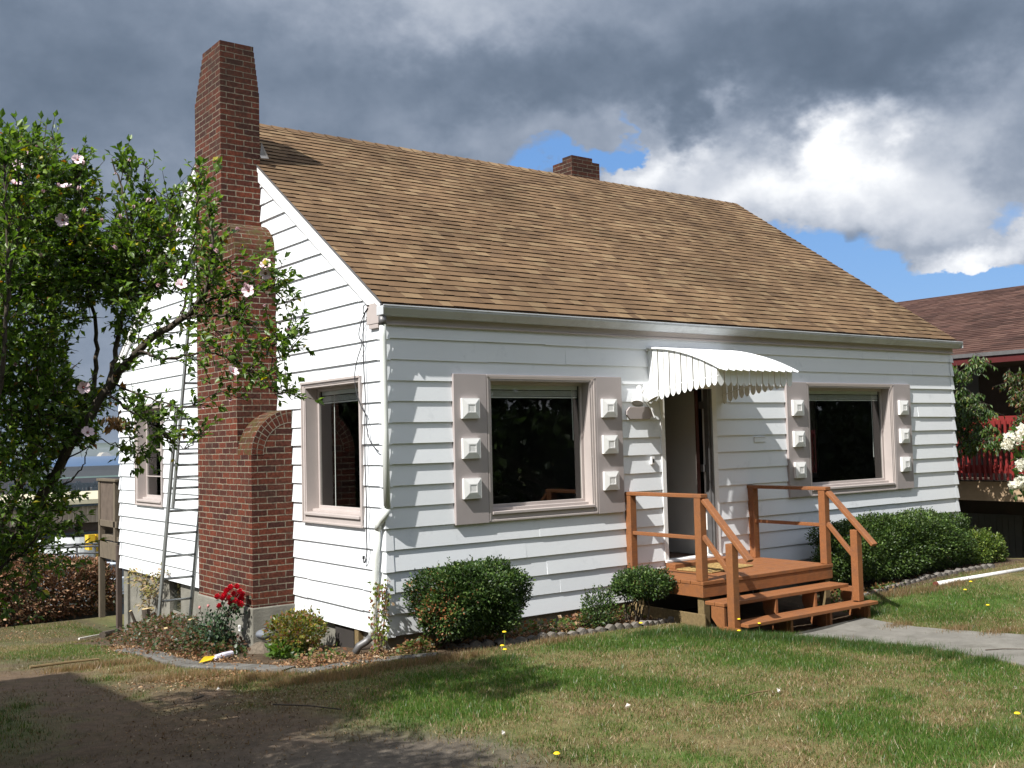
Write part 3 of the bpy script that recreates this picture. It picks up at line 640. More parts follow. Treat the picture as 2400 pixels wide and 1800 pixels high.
b = MB(); b.tube([(-.055, -.09, 3.02), (-.055, -.09, 3.10)], .040, 14); b.build('outlet', m_galv, sp_, smooth=True)
# windows
def window(name, Pf, h, casing, frame_mat=m_beige, blind=True, mid=False, dep=.105, cord=None, jamb=True):
    u0, u1, z0, z1 = h; a0, a1, c0, c1 = casing
    def bx(mb, ua, ub, za, zb, oa, ob):
        P = [Pf(ua, za, oa), Pf(ub, zb, ob)]; mb.box(min(P[0][0], P[1][0]), max(P[0][0], P[1][0]), min(P[0][1], P[1][1]), max(P[0][1], P[1][1]), za, zb)
    b = MB()
    bx(b, a0, u0, c0, c1, .0, .034); bx(b, u1, a1, c0, c1, .0, .034); bx(b, u0, u1, z1, c1, .0, .032)
    bx(b, a0-.004, a0+.018, c0, c1, .034, .046); bx(b, a1-.018, a1+.004, c0, c1, .034, .046); bx(b, a0-.004, a1+.004, c1-.020, c1+.004, .0465, .050)
    w = b.build(name, frame_mat, house, bevel=.004)
    b = MB(); bx(b, u0, u0+.02, z0, z1, -dep, .026); bx(b, u1-.02, u1, z0, z1, -dep, .026); bx(b, u0+.02, u1-.02, z1-.02, z1, -dep, .026)
    bx(b, u0+.02, u1-.02, z0+.02, z0+.05, -dep-.02, -.045)
    b.build('frame', frame_mat, w, bevel=.003)
    b = MB(); bx(b, a0, a1, c0, z0-.012, .0, .030); bx(b, u0+.001, u1-.001, z0-.012, z0+.020, -dep, .052); bx(b, a0-.01, a1+.01, c0-.012, c0+.012, .031, .044); b.build('sill', frame_mat, w, bevel=.005)
    sw = .035; b = MB(); d0, d1 = -dep-.03, -dep+.001
    bx(b, u0+.02, u0+.02+sw, z0+.05, z1-.02, d0, d1); bx(b, u1-.02-sw, u1-.02, z0+.05, z1-.02, d0, d1); bx(b, u0+.02, u1-.02, z0+.0201, z0+.05+sw, d0-.001, d1+.001); bx(b, u0+.02, u1-.02, z1-.02-sw, z1-.02, d0-.001, d1+.001)
    if mid:
        zm = (z0+z1)/2+.06; bx(b, u0+.02, u1-.02, zm-.02, zm+.02, d0-.002, d1+.004); bx(b, u0+.02, u1-.02, z0+.36, z0+.375, d0+.004, d1+.002)
    b.build('sash', frame_mat, w, bevel=.003)
    b = MB(); g_ = -dep-.015; b.face([Pf(u0+.03, z0+.03, g_), Pf(u1-.03, z0+.03, g_), Pf(u1-.03, z1-.03, g_), Pf(u0+.03, z1-.03, g_)]); b.build('pane', m_glass, w)
    if blind:
        b = MB(); bx(b, u0+.06, u1-.06, z1-.10, z1-.055, -dep-.075, -dep-.04)
        for i in range(5): bx(b, u0+.06, u1-.06, z1-.118-.012*i, z1-.112-.012*i, -dep-.08, -dep-.045)
        bx(b, u0+.06, u1-.06, z1-.19, z1-.175, -dep-.075, -dep-.05)
        bl_ = b.build('blind', m_trimw, w)
        if cord:
            b = MB(); x = cord[0]; b.tube([Pf(x, z1-.1, -dep-.045), Pf(x+.004, cord[1], -dep-.045)], .0045, 6); b.build('cord', m_trimw, bl_)
    return w
fr = lambda u, z, o: (u, -o, z); ga = lambda u, z, o: (-o, u, z); rt = lambda u, z, o: (L_+o, u, z)
window('window', fr, WIN1, (1.205, 2.70, 1.035, 2.555), cord=(2.52, 1.85))
window('window', fr, WIN2, (6.46, 8.41, 1.035, 2.54), cord=(8.16, 1.5))
window('window', ga, GW1, (.41, 1.755, 1.035, 2.555), cord=(1.36, 1.15), dep=.12)
window('window', ga, GW2, (6.34, 7.55, 1.035, 2.54), mid=True, blind=False)
window('window', rt, RW, (2.37, 3.80, 1.05, 2.55), blind=False)
# shutters with pyramid blocks
def shutter(x0, x1, z0, z1, bx_):
    b = MB(); b.box(x0, x1, -.048, -.002, z0, z1); s_ = b.build('shutter', m_shut, house, bevel=.003)
    for zc in (2.205, 1.795, 1.385):
        b = MB(); a, c = bx_-.108, bx_+.108; d, e_ = zc-.104, zc+.104; i = .058; f0, f1, f2 = -.048, -.082, -.096
        b.box(a, c, f1, f0, d, e_)
        A = [(a+.004, f1, d+.004), (c-.004, f1, d+.004), (c-.004, f1, e_-.004), (a+.004, f1, e_-.004)]; B = [(a+i, f2, d+i), (c-i, f2, d+i), (c-i, f2, e_-i), (a+i, f2, e_-i)]; Cc = [(a+i+.01, f2, d+i+.01), (c-i-.01, f2, d+i+.01), (c-i-.01, f2, e_-i-.01), (a+i+.01, f2, e_-i-.01)]
        Dd = [(p[0], f2+.003, p[2]) for p in Cc]
        for k in range(4):
            l = (k+1) % 4; b.face([A[k], A[l], B[l], B[k]]); b.face([B[k], B[l], Cc[l], Cc[k]]); b.face([Cc[k], Cc[l], Dd[l], Dd[k]])
        b.face(Dd); b.build('block', m_trimw, s_)
shutter(.785, 1.195, 1.02, 2.56, .975+.0); shutter(2.71, 3.10, 1.02, 2.56, 2.885); shutter(6.03, 6.45, 1.03, 2.545, 6.225); shutter(8.42, 8.835, 1.03, 2.545, 8.62)
# door opening: white frame, storm-door frame, open inner door
b = MB(); b.box(3.735, 3.80, -.03, .0, .40, 2.50); b.box(3.79, 3.815, -.012, .13, .41, 2.45); b.box(4.62, 4.70, -.03, 0, .40, 2.50); b.box(4.605, 4.63, -.012, .13, .41, 2.45); b.box(3.80, 4.62, -.031, -.001, 2.44, 2.50)
b.box(3.74, 4.70, -.05, .10, .385, .412)
df = b.build('door_frame', m_trimw, house, bevel=.004)
b = MB(); b.box(4.575, 4.604, -.045, .02, .42, 2.44); b.build('storm_door_rail', m_galv, df, bevel=.003)
b = MB(); b.box(4.552, 4.5745, -.02, .05, .42, 2.44); b.build('weather_strip', m_galv, df)
door = MB().box(4.50, 4.545, .15, .97, .405, 2.43); m_door = pmat('grey_door_paint', (.55, .53, .49), rough=.5, var=.04)
dr = door.build('door', m_door, house, bevel=.003)
b = MB(); b.box(4.497, 4.548, .135, .149, .405, 2.43); m_red = pmat('brown_door_edge', (.075, .022, .014), rough=.6); b.build('edge', m_red, dr)
for z in (.62, 1.42, 2.20): MB().box(4.552, 4.572, .055, .13, z, z+.09).build('hinge', m_galv, dr)
b = MB(); b.tube([(4.50, .90, 1.32), (4.44, .90, 1.32)], [.012, .026], 12); b.build('knob', m_galv, dr, smooth=True)
b = MB(); b.box(3.83, 4.59, .14, 1.6, .392, .398); m_lino = pmat('brown_lino', (.13, .07, .045), rough=.6); b.build('door_mat_floor', m_lino, house)
# flood light, number plaque, bell, mail slot
fl = MB(); fl.tube([(3.39, -.02, 2.31), (3.39, -.05, 2.31)], .055, 16); flo = fl.build('flood_light', m_trimw, house, smooth=True)
for (p, q) in ((onY(-.10, 1498, 908), onY(-.17, 1494, 946)), (onY(-.10, 1512, 903), onY(-.19, 1531, 936))):
    p = np.array(p); q = np.array(q); d = q-p; Ld = np.linalg.norm(d); d /= Ld
    b = MB(); ts = [0, .25, .35, .6, .85, 1.0]; rr = [.030, .032, .038, .058, .068, .068]
    b.tube([p+d*Ld*x for x in ts], rr, 16, cap=False); b.tube([np.array((3.39, -.045, 2.34)), p], .012, 8); b.tube([p-d*.01, p+d*.02], .026, 12)
    l = b.build('lamp_head', m_trimw, flo, smooth=True)
    b = MB(); b.tube([q-d*.02, q-d*.012], .062, 16); b.build('lens', pmat('lamp_lens', (.42, .40, .37), rough=.2), l)
b = MB(); b.tube([(3.47, -.05, 2.28), (3.53, -.09, 2.18), (3.56, -.10, 2.09)], .008, 6); b.build('sensor_stalk', m_trimw, flo)
b = MB(); c = (3.385, 2.148); w, h, k = .205, .072, .05
b.prism([(c[0]-w, c[1]-h+k), (c[0]-w+k, c[1]-h), (c[0]+w-k, c[1]-h), (c[0]+w, c[1]-h+k), (c[0]+w, c[1]+h-k), (c[0]+w-k, c[1]+h), (c[0]-w+k, c[1]+h), (c[0]-w, c[1]+h-k)], 1, -.045, -.02)
pl = b.build('number_plaque', m_shut, house, bevel=.004)
b = MB(); b.box(3.548, 3.60, -.045, -.012, 1.545, 1.635); bb = b.build('door_bell', m_trimw, house, bevel=.004)
b = MB(); b.box(3.563, 3.585, -.05, -.0455, 1.565, 1.61); b.build('button', m_black, bb)
b = MB(); b.box(5.39, 5.60, -.026, -.012, 1.765, 1.835); b.box(5.385, 5.605, -.032, -.0262, 1.828, 1.838); b.build('mail_slot', m_white, house, bevel=.003)
# awning: curved pan roof, scalloped side panels and valance
AX0, AX1, AD, AZW, AZF = 3.565, 4.835, 1.10, 2.905, 2.625
def ap(t): # profile, t 0..1 out from the wall
    return -AD*t, AZW-(AZW-AZF)*(t**1.9)*1.0
b = MB(); npan = 11; pw = (AX1-AX0+.06)/npan
for i in range(npan):
    x0 = AX0-.03+i*pw; x1 = x0+pw
    for k in range(10):
        t0, t1 = k/10*1.06, (k+1)/10*1.06
        (y0, z0), (y1, z1) = ap(t0), ap(t1)
        for (xa, za, xb, zb) in ((x0, .0, x0+.012, .014), (x0+.012, .014, x0+.026, .0), (x0+.026, .0, x1, .0)):
            b.face([(xa, y0, z0+za), (xb, y0, z0+zb), (xb, y1, z1+zb), (xa, y1, z1+za)])
            b.face([(xa, y0, z0+za-.006), (xb, y0, z0+zb-.006), (xb, y1, z1+zb-.006), (xa, y1, z1+za-.006)])
    yl, zl_ = ap(1.06); b.face([(x0, yl, zl_), (x1, yl, zl_), (x1-.01, yl-.012, zl_-.008), ((x0+x1)/2, yl-.038, zl_-.022), (x0+.01, yl-.012, zl_-.008)])
m_awn = pmat('awning_enamel', (.82, .83, .82), rough=.35, var=.03, spec=.5)
awn = b.build('awning', m_awn, house)
def slat(mb, P, a, b_, zt0, zt1, zb, w=.0):
    """a vertical scalloped slat between a and b_ on plane P(s,z,o)"""
    n = 7; bot = [(a+.004+(b_-a-.012)*i/n, zb-.045*math.sin(math.pi*i/n)**.8) for i in range(n+1)]
    top = [(b_-.008, zt1), (a+.004, zt0)]
    pl_ = bot+top
    mb.face([P(s, z, 0) for s, z in pl_]); mb.face([P(s, z, -.003) for s, z in pl_[::-1]])
    for i in range(len(pl_)):
        p, q = pl_[i], pl_[(i+1) % len(pl_)]; mb.face([P(*p, 0), P(*q, 0), P(*q, -.003), P(*p, -.003)])
for X0, sg in ((AX0, -1), (AX1, 1)):
    b = MB(); n = 12
    for i in range(n):
        s0, s1 = AD*i/n, AD*(i+1)/n; z0 = AZW-(AZW-AZF)*((s0/AD)**1.9)-.008; z1 = AZW-(AZW-AZF)*((s1/AD)**1.9)-.008
        zb = 2.30+(2.46-2.30)*((i/(n-1))**.75); off = (i % 2)*.004
        slat(b, lambda s, z, o, X0=X0, sg=sg, off=off: (X0+sg*(off+o), -s, z), s0, s1, z0, z1, zb)
    sd = b.build('side_panel', m_awn, awn)
    b = MB(); b.tube([(X0-sg*.01, -.01, 2.36), (X0-sg*.01, -.5, 2.47), (X0-sg*.01, -AD, 2.52)], .008, 6); b.build('brace', m_awn, sd)
b = MB(); n = 12
for i in range(n):
    s0, s1 = AX0+(AX1-AX0)*i/n, AX0+(AX1-AX0)*(i+1)/n; off = (i % 2)*.004
    slat(b, lambda s, z, o, off=off: (s, -AD+.002-off-o, z), s0, s1, AZF-.004, AZF-.004, 2.455)
b.build('valance', m_awn, awn)
b = MB(); b.box(AX0-.03, AX1+.03, -.03, -.012, AZW-.03, AZW+.02); b.build('wall_bracket', m_awn, awn)

# ---- big exterior chimney (brick), part of the house
XO = -.505; CB = 3.655
def uvbox(P, mode):
    return [((p[1], p[2]) if mode == 'x' else (p[0], p[2])) for p in P]
b = MB()
y1, y2, y3 = 2.047, 2.43, 2.83; r1_ = .505; zs1 = 1.775; zt2, r2y = 4.49, y3-y2
# body: y-z profile from y2/y3 to the back, extruded in x
arc = [(y3-r2y*math.cos(a), 4.08+(zt2-4.08)*math.sin(a)) for a in np.linspace(0, math.pi/2, 9)]
b2 = MB()
b.prism([(y2, -.5), (CB, -.5), (CB, 4.08), (y2, 4.08)], 0, XO, -.018)
# shaft
steps = 8; top = 6.675
zsh = top-steps*.069
b.prism([(y3, 4.08), (CB, 4.08), (CB, zsh), (y3, zsh)], 0, XO, -.018)
for i in range(steps):
    k = i+1; bk = CB-.272*(k/steps)**1.0; xi = -.018-.068*(k/steps); fy = y3-.055*(k/steps)*0
    b.box(XO, xi, y3-.0005*k, bk, zsh+i*.069, zsh+(i+1)*.069-(0 if i < steps-1 else 0))
main = b.build('brick_chimney', m_bricks, house)
b = MB()   # curved shoulder, horizontal axis along x
pts_ = arc
for i in range(len(pts_)-1):
    p, q = pts_[i], pts_[i+1]; L0 = sum(math.dist(pts_[j], pts_[j+1]) for j in range(i)); L1 = L0+math.dist(p, q)
    b.face([(XO, p[0], p[1]), (-.018, p[0], p[1]), (-.018, q[0], q[1]), (XO, q[0], q[1])], 0, [(0, 4.08+L0), (.487, 4.08+L0), (.487, 4.08+L1), (0, 4.08+L1)])
    b.face([(XO, p[0], p[1]), (XO, q[0], q[1]), (XO, y3, q[1]), (XO, y3, p[1])], 0)
    b.face([(-.018, p[0], p[1]), (-.018, q[0], q[1]), (-.018, y3, q[1]), (-.018, y3, p[1])], 0)
b.build('upper_shoulder', m_brickm, main)
b = MB()   # base block up to the spring of the arch
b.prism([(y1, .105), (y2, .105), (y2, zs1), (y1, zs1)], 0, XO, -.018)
base = b.build('lower_stack', m_brick, main)  # darker brick than the shaft, deepening the shaded side face in colour
b = MB(); b3 = MB(); na = 12; rx = -XO-.018
A = [(-.018-rx*math.cos(a), zs1+.5*math.sin(a)) for a in np.linspace(0, math.pi/2, na+1)]
ri = .70
Ai = [(-.018-rx*ri*math.cos(a), zs1+.5*ri*math.sin(a)) for a in np.linspace(0, math.pi/2, na+1)]
for i in range(na):
    p, q = A[i], A[i+1]; L0 = sum(math.dist(A[j], A[j+1]) for j in range(i)); L1 = L0+math.dist(p, q)
    b.face([(p[0], y1, p[1]), (q[0], y1, q[1]), (q[0], y2, q[1]), (p[0], y2, p[1])], 0, [(.1, L0), (.1, L1), (.49, L1), (.49, L0)])
for i in range(na):
    pi_, qi = Ai[i], Ai[i+1]; b3.face([(pi_[0], y1, pi_[1]), (qi[0], y1, qi[1]), (-.018, y1, qi[1]), (-.018, y1, pi_[1])])
b.build('lower_shoulder', m_brickm, main)
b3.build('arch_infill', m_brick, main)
b = MB(); nb = 11; Lt = .16          # ring of soldier bricks with mortar between
for i in range(nb):
    a0, a1 = (i+.06)/nb*math.pi/2, (i+.94)/nb*math.pi/2
    def pe(a, f): return (-.018-rx*f*math.cos(a), zs1+.5*f*math.sin(a))
    o0, o1, i0, i1 = pe(a0, .995), pe(a1, .995), pe(a0, ri+.02), pe(a1, ri+.02); yy = y1-.004
    dk = .6+.4*((i*7) % 5)/4
    b.face([(o0[0], yy, o0[1]), (o1[0], yy, o1[1]), (i1[0], yy, i1[1]), (i0[0], yy, i0[1])], 0, [(.02+i*.43, .01), (.02+i*.43, .06), (.19+i*.43, .06), (.19+i*.43, .01)])
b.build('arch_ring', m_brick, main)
b = MB(); 
for i in range(na):
    p, q, pi_, qi = A[i], A[i+1], Ai[i], Ai[i+1]; b.face([(p[0], y1-.0015, p[1]), (q[0], y1-.0015, q[1]), (qi[0], y1-.0015, qi[1]), (pi_[0], y1-.0015, pi_[1])])
m_mort = pmat('mortar', (.30, .265, .20), rough=.95, var=.2, vscale=12); b.build('mortar_joint', m_mort, main)
b = MB(); b.box(XO-.018, -.01, y1-.018, CB+.012, -.9, .105); b.build('concrete_base', m_conc, main, bevel=.012)
b = MB(); b.prism([(-.018, 4.2), (.03, 4.2)][:0] or [(2.9, 5.55), (2.72, 5.30), (3.0, 5.30)], 0, -.10, -.02)
b = MB(); b.face([(-.02, y3-.012, 5.36), (.05, y3-.012, 5.365), (.0, y3-.012, 5.52)]); b.face([(-.02, y3-.012, 5.36), (.05, y3-.012, 5.365), (.07, y3-.07, 5.32), (-.02, y3-.04, 5.32)]); b.face([(.05, y3-.012, 5.365), (.07, y3-.07, 5.32), (.0, y3-.012, 5.52)])
b.build('flashing', m_galv, main)
b = MB(); b.box(XO-.03, XO-.004, 2.33, 2.40, -.22, -.10); b.box(XO-.0345, XO-.0305, 2.35, 2.38, -.18, -.14)  # small white tag on the base
b = MB(); b.box(XO-.028, XO-.0185, 2.34, 2.395, -.18, -.115); tg = b.build('meter_tag', m_trimw, main)
b = MB(); b.box(XO-.030, XO-.0285, 2.356, 2.38, -.16, -.135); b.build('tag_label', m_galv, tg)
# rear chimney behind the ridge
b = MB(); cx0, cx1, cy0, cy1 = 6.36, 6.98, 4.55, 5.06; Z0 = 5.4
zt = 6.60
b.box(cx0, cx1, cy0, cy1, Z0, zt); b.box(cx0, cx1-.16, cy0+.0005, cy1-.26, zt, zt+.069)
rc = b.build('rear_chimney', m_bricks, house)
# ------------------------------------------------------------------ porch deck with steps
DX0, DX1 = 3.132, 5.335; ST1 = 5.236
dk = thing('porch_deck', 'terracotta-painted wooden porch deck with railings and two steps at the front door', 'porch', (4.2, -.6, -.25))
for i in range(8):
    y0 = -1.145+i*.142; jx = ((i*37) % 7)*.002
    MB().box(DX0-jx, DX1+jx*.5, y0+.003, y0+.139, .285, .322).build('deck_board', m_deck, dk, bevel=.005)
MB().box(DX0-.004, DX1+.004, -1.188, -1.147, .284, .325).build('deck_board', m_deck, dk, bevel=.005)
MB().box(DX0, DX1, -1.18, -1.142, .155, .283).build('front_fascia', m_deck, dk, bevel=.004)
MB().box(DX0+.002, DX0+.04, -1.141, -.03, .155, .283).build('side_fascia', m_deck, dk, bevel=.004)
MB().box(DX1-.04, DX1-.002, -1.141, -.03, .155, .283).build('side_fascia', m_deck, dk, bevel=.004)
MB().box(3.72, 4.74, -.20, -.05, .3225, .383).build('door_step', m_deck, dk, bevel=.006)
PW = .092
posts = [(DX0, -PW-.012, .323, 1.205), (DX0, -1.178, .326, 1.205), (ST1, -PW-.012, .323, 1.19), (ST1, -1.178, .326, 1.185)]
for (x, y, z0, z1) in posts: MB().box(x, x+PW, y, y+PW, z0, z1).build('post', m_deck, dk, bevel=.005)
for (x, z0, z1) in ((DX0, -.17, .745), (ST1, -.062, .745)): MB().box(x+.001, x+PW+.001, -1.602, -1.51, z0, z1).build('post', m_deck, dk, bevel=.005)
for x, zt in ((DX0, 1.205), (ST1, 1.188)):
    MB().box(x-.004, x+PW+.004, -1.20, .0, zt+.0005, zt+.04).build('top_rail', m_deck, dk, bevel=.005)
    MB().box(x+.02, x+.058, -1.085, -.105, .76, .80).build('middle_rail', m_deck, dk, bevel=.004)
    b = MB(); p = np.array((x+.046, -1.20, zt-.02)); q = np.array((x+.046, -1.80, .585)); b.beam(p, q, .088, .040); b.build('stair_rail', m_deck, dk, bevel=.005)
    b = MB(); b.beam((x+.04, -1.18, .80), (x+.04, -1.515, .455), .038, .05); b.build('stair_middle_rail', m_deck, dk, bevel=.004)
for (y0, y1, z, xa, xb) in ((-1.470, -1.335, .128, DX0, ST1-.002), (-1.332, -1.20, .128, DX0, ST1-.002), (-1.70, -1.58, -.070, DX0+PW+.005, DX1+.12), (-1.5085, -1.45, -.070, DX0+PW+.005, DX1+.12), (-1.5795, -1.509, -.0715, DX0+PW+.005, ST1-.003)):
    MB().box(xa, xb, y0, y1-.003, z-.038, z).build('tread', m_deck, dk, bevel=.005)
for x in (DX0+.002, 3.95, 4.62, 5.32):
    zb_ = -.20 if x < 3.5 else -.33; pr_ = [(-1.285, .085), (-1.465, .085), (-1.465, -.112), (-1.66, -.112), (-1.66, zb_+.05), (-1.60, zb_), (-1.44, zb_), (-1.285, -.035)]
    MB().prism(pr_, 0, x, x+.038).build('stringer', m_deck, dk, bevel=.003)
    if x > 3.5:
        b = MB(); b.box(x-.02, x+.06, -1.62, -1.50, -.30, -.113); b.build('stringer_block', m_deck, dk, bevel=.003)
for (x, y) in ((DX0+.03, -1.12), (DX0+.03, -.12), (DX1-.12, -1.12), (DX1-.12, -.12)): MB().box(x, x+PW, y-.04, y+.05, -.42, .154).build('support_post', m_pt, dk, bevel=.004)
MB().box(DX0+.008, DX0+.029, -1.19, -.03, -.155, -.02).build('skirt_board', m_pt, dk, bevel=.004)
MB().box(DX0+.13, DX1-.13, -.06, -.05, -.3, .15).build('underdeck_painted_shade', m_black, dk)  # black sheet painting in the dark beneath the deck
# door mat, woven lattice
m_coir = pmat('coir_rope', (.30, .20, .075), rough=.95, var=.35, vscale=40, bump=.5, bscale=160); m_coird = pmat('dark_coir', (.05, .045, .03), rough=.95, var=.3, vscale=40)
mc = np.array((4.10, -.47)); an = math.radians(6); ux, uy = np.array((math.cos(an), math.sin(an))), np.array((-math.sin(an), math.cos(an)))
b = MB(); 
def mq(a, c): return mc+ux*a+uy*c
b.face([(*mq(-.4, -.24), .3265), (*mq(.4, -.24), .3265), (*mq(.4, .24), .3265), (*mq(-.4, .24), .3265)])
mat_ = b.build('door_mat', m_coird); tag(mat_, 'rectangular woven coir mat lying on the deck before the doorway', 'door mat')
b = MB()
for s_ in (-.24, .24): b.tube([(*mq(-.4, s_), .333), (*mq(.4, s_), .333)], .011, 6)
for s_ in (-.4, .4): b.tube([(*mq(s_, -.24), .333), (*mq(s_, .24), .333)], .011, 6)
for i in range(9):
    a = -.4+.1*i
    b.tube([(*mq(a, -.24), .332), (*mq(min(.4, a+.25), .24 if a+.25 <= .4 else -.24+(.4-a)/.25*.48), .332)], .009, 6)
    b.tube([(*mq(a, .24), .334), (*mq(min(.4, a+.25), -.24 if a+.25 <= .4 else .24-(.4-a)/.25*.48), .334)], .009, 6)
b.build('rope_lattice', m_coir, mat_)

# ------------------------------------------------------------------ ladder behind the chimney
lad = thing('extension_ladder', 'tall aluminium extension ladder leaning beside the brick chimney', 'ladder', (-.35, 5.05, -.6))
pa, pb_ = np.array((0, 5.03, -.62)), np.array((0, 3.72, 4.25))
def lp(x, t, off=0): p = pa*(1-t)+pb_*t; return (x, p[1]-off*.96, p[2]-off*.26)
for x in (-.56, -.14):
    b = MB(); b.beam(lp(x, 0), lp(x, .62), .028, .075, up=(0, 1, .3)); b.build('rail', m_alu, lad, bevel=.003)
for x in (-.53, -.17):
    b = MB(); b.beam(lp(x, .36, .08), lp(x, 1.0, .08), .025, .065, up=(0, 1, .3)); b.build('fly_rail', m_alu, lad, bevel=.003)
Ll = math.dist(pa, pb_); k = .22
while k < Ll*.6: b = MB(); b.tube([lp(-.56, k/Ll), lp(-.14, k/Ll)], .016, 8); b.build('rung', m_alu, lad, smooth=True); k += .305
k = Ll*.38
while k < Ll: b = MB(); b.tube([lp(-.53, k/Ll, .08), lp(-.17, k/Ll, .08)], .016, 8); b.build('rung', m_alu, lad, smooth=True); k += .305

# ------------------------------------------------------------------ back deck beyond the gable
m_old = pmat('weathered_timber', (.125, .10, .07), rough=.9, var=.25, vscale=6, bump=.3, bscale=40, stretch=(4, 4, 1)); m_oldb = pmat('brown_stained_timber', (.15, .115, .09), rough=.85, var=.2, vscale=8)
bd = thing('back_deck', 'weathered raised deck with brown slatted rail behind the house', 'deck', (2, 9, -.9))
MB().box(-.02, 5, 8.47, 9.50, .40, .47).build('floor', m_old, bd); MB().box(-.03, 5, 9.47, 9.51, .44, .66).build('rim', m_old, bd)
MB().box(-.05, -.021, 8.47, 9.46, .10, .38).build('side_beam', m_old, bd, bevel=.004); MB().box(-.05, -.021, 8.47, 9.42, .62, .72).build('lower_side_rail', m_old, bd, bevel=.004)
for y in (8.55, 9.38): MB().box(-.05, .04, y, y+.09, -.9 if y > 9 else .40, 1.36).build('post', m_old, bd, bevel=.004)
MB().box(-.07, .05, 8.47, 9.50, 1.36, 1.40).build('top_rail', m_old, bd, bevel=.004)
for i in range(11): MB().box(-.035, -.005, 8.665+i*.066, 8.665+i*.066+.042, .72, 1.355).build('slat', m_oldb, bd)
for x in (-.06, 1.6, 3.2): MB().box(x, x+.09, 9.38, 9.47, -2.2, .40).build('support_post', m_old, bd) if x > 0 else None

# ------------------------------------------------------------------ cables hanging from the eave
def bez(pts, n=6):
    P = [np.array(p, float) for p in pts]; out = []
    for i in range(len(P)-1):
        p0, p1, p2, p3 = P[max(i-1, 0)], P[i], P[i+1], P[min(i+2, len(P)-1)]
        for k in range(n):
            t = k/n; out.append(.5*((2*p1)+(-p0+p2)*t+(2*p0-5*p1+4*p2-p3)*t*t+(-p0+3*p1-3*p2+p3)*t**3))
    out.append(P[-1]); return out
def cable(uv, x, r=.006): return bez([onX(x, u, v) for u, v in uv])
b = MB(); b.tube(cable([(864, 716), (853, 716), (852, 735), (862, 722), (850, 745), (842, 775), (842, 790), (848, 803), (846, 815), (838, 840), (832, 870), (832, 895), (836, 920), (845, 950), (858, 975), (859, 1000), (866, 1030), (877, 1048), (888, 1058)], -.055), .0055, 6)
tag(b.build('hanging_cable', m_black), 'thin black cable looping loose over the gable window and curling toward the downspout', 'cable', 'cables on the gable wall')
b = MB(); b.tube(cable([(862, 722), (854, 740), (851, 790), (853, 870), (856, 930), (855, 1000), (856, 1100), (859, 1180), (859, 1250), (860, 1290), (857, 1312), (853, 1319), (852, 1306)], -.05), .0065, 6)
b.tube([onX(-.05, 852, 1310), onX(-.05, 852.5, 1303)], .013, 8)
tag(b.build('hanging_cable', m_black), 'black cable running straight down beside the gable window to a hooked end', 'cable', 'cables on the gable wall')

# ------------------------------------------------------------------ foliage tools
def rvec(n, r): v = r.normal(size=(n, 3)); return v/np.linalg.norm(v, axis=1)[:, None]
def leaf_mesh(name, P, Dr, Nr, size, cols, mat, parent=None, asp=.5, fold=.25, tip=.62):
    """P base points, Dr direction, Nr rough normal, size (n,)"""
    n = len(P); Dr = Dr/np.linalg.norm(Dr, axis=1)[:, None]; Sd = np.cross(Dr, Nr); l = np.linalg.norm(Sd, axis=1)[:, None]; Sd = np.where(l > 1e-6, Sd/np.maximum(l, 1e-6), [1, 0, 0]); Nn = np.cross(Sd, Dr)
    s = size[:, None]; droop = -.12*s*Nn
    a = P; m1 = P+Dr*s*.5; L1 = m1+Sd*s*asp*.5+Nn*s*fold*.2; R1 = m1-Sd*s*asp*.5+Nn*s*fold*.2; t = P+Dr*s+droop; mid = m1-Nn*s*fold*.12
    V = np.stack([a, L1, t, R1, mid], 1).reshape(-1, 3); i = np.arange(n)[:, None]*5
    F = np.concatenate([i+np.array([[0, 4, 1]]), i+np.array([[1, 4, 2]]), i+np.array([[0, 3, 4]]), i+np.array([[3, 2, 4]])], 0)
    return fast_mesh(name, V, F, np.repeat(cols, 5, 0), mat, parent)
def palette(n, r, cols, probs, jit=.18):
    c = np.array(cols)[r.choice(len(cols), n, p=np.array(probs)/sum(probs))]; return c*r.uniform(1-jit, 1+jit, (n, 1))
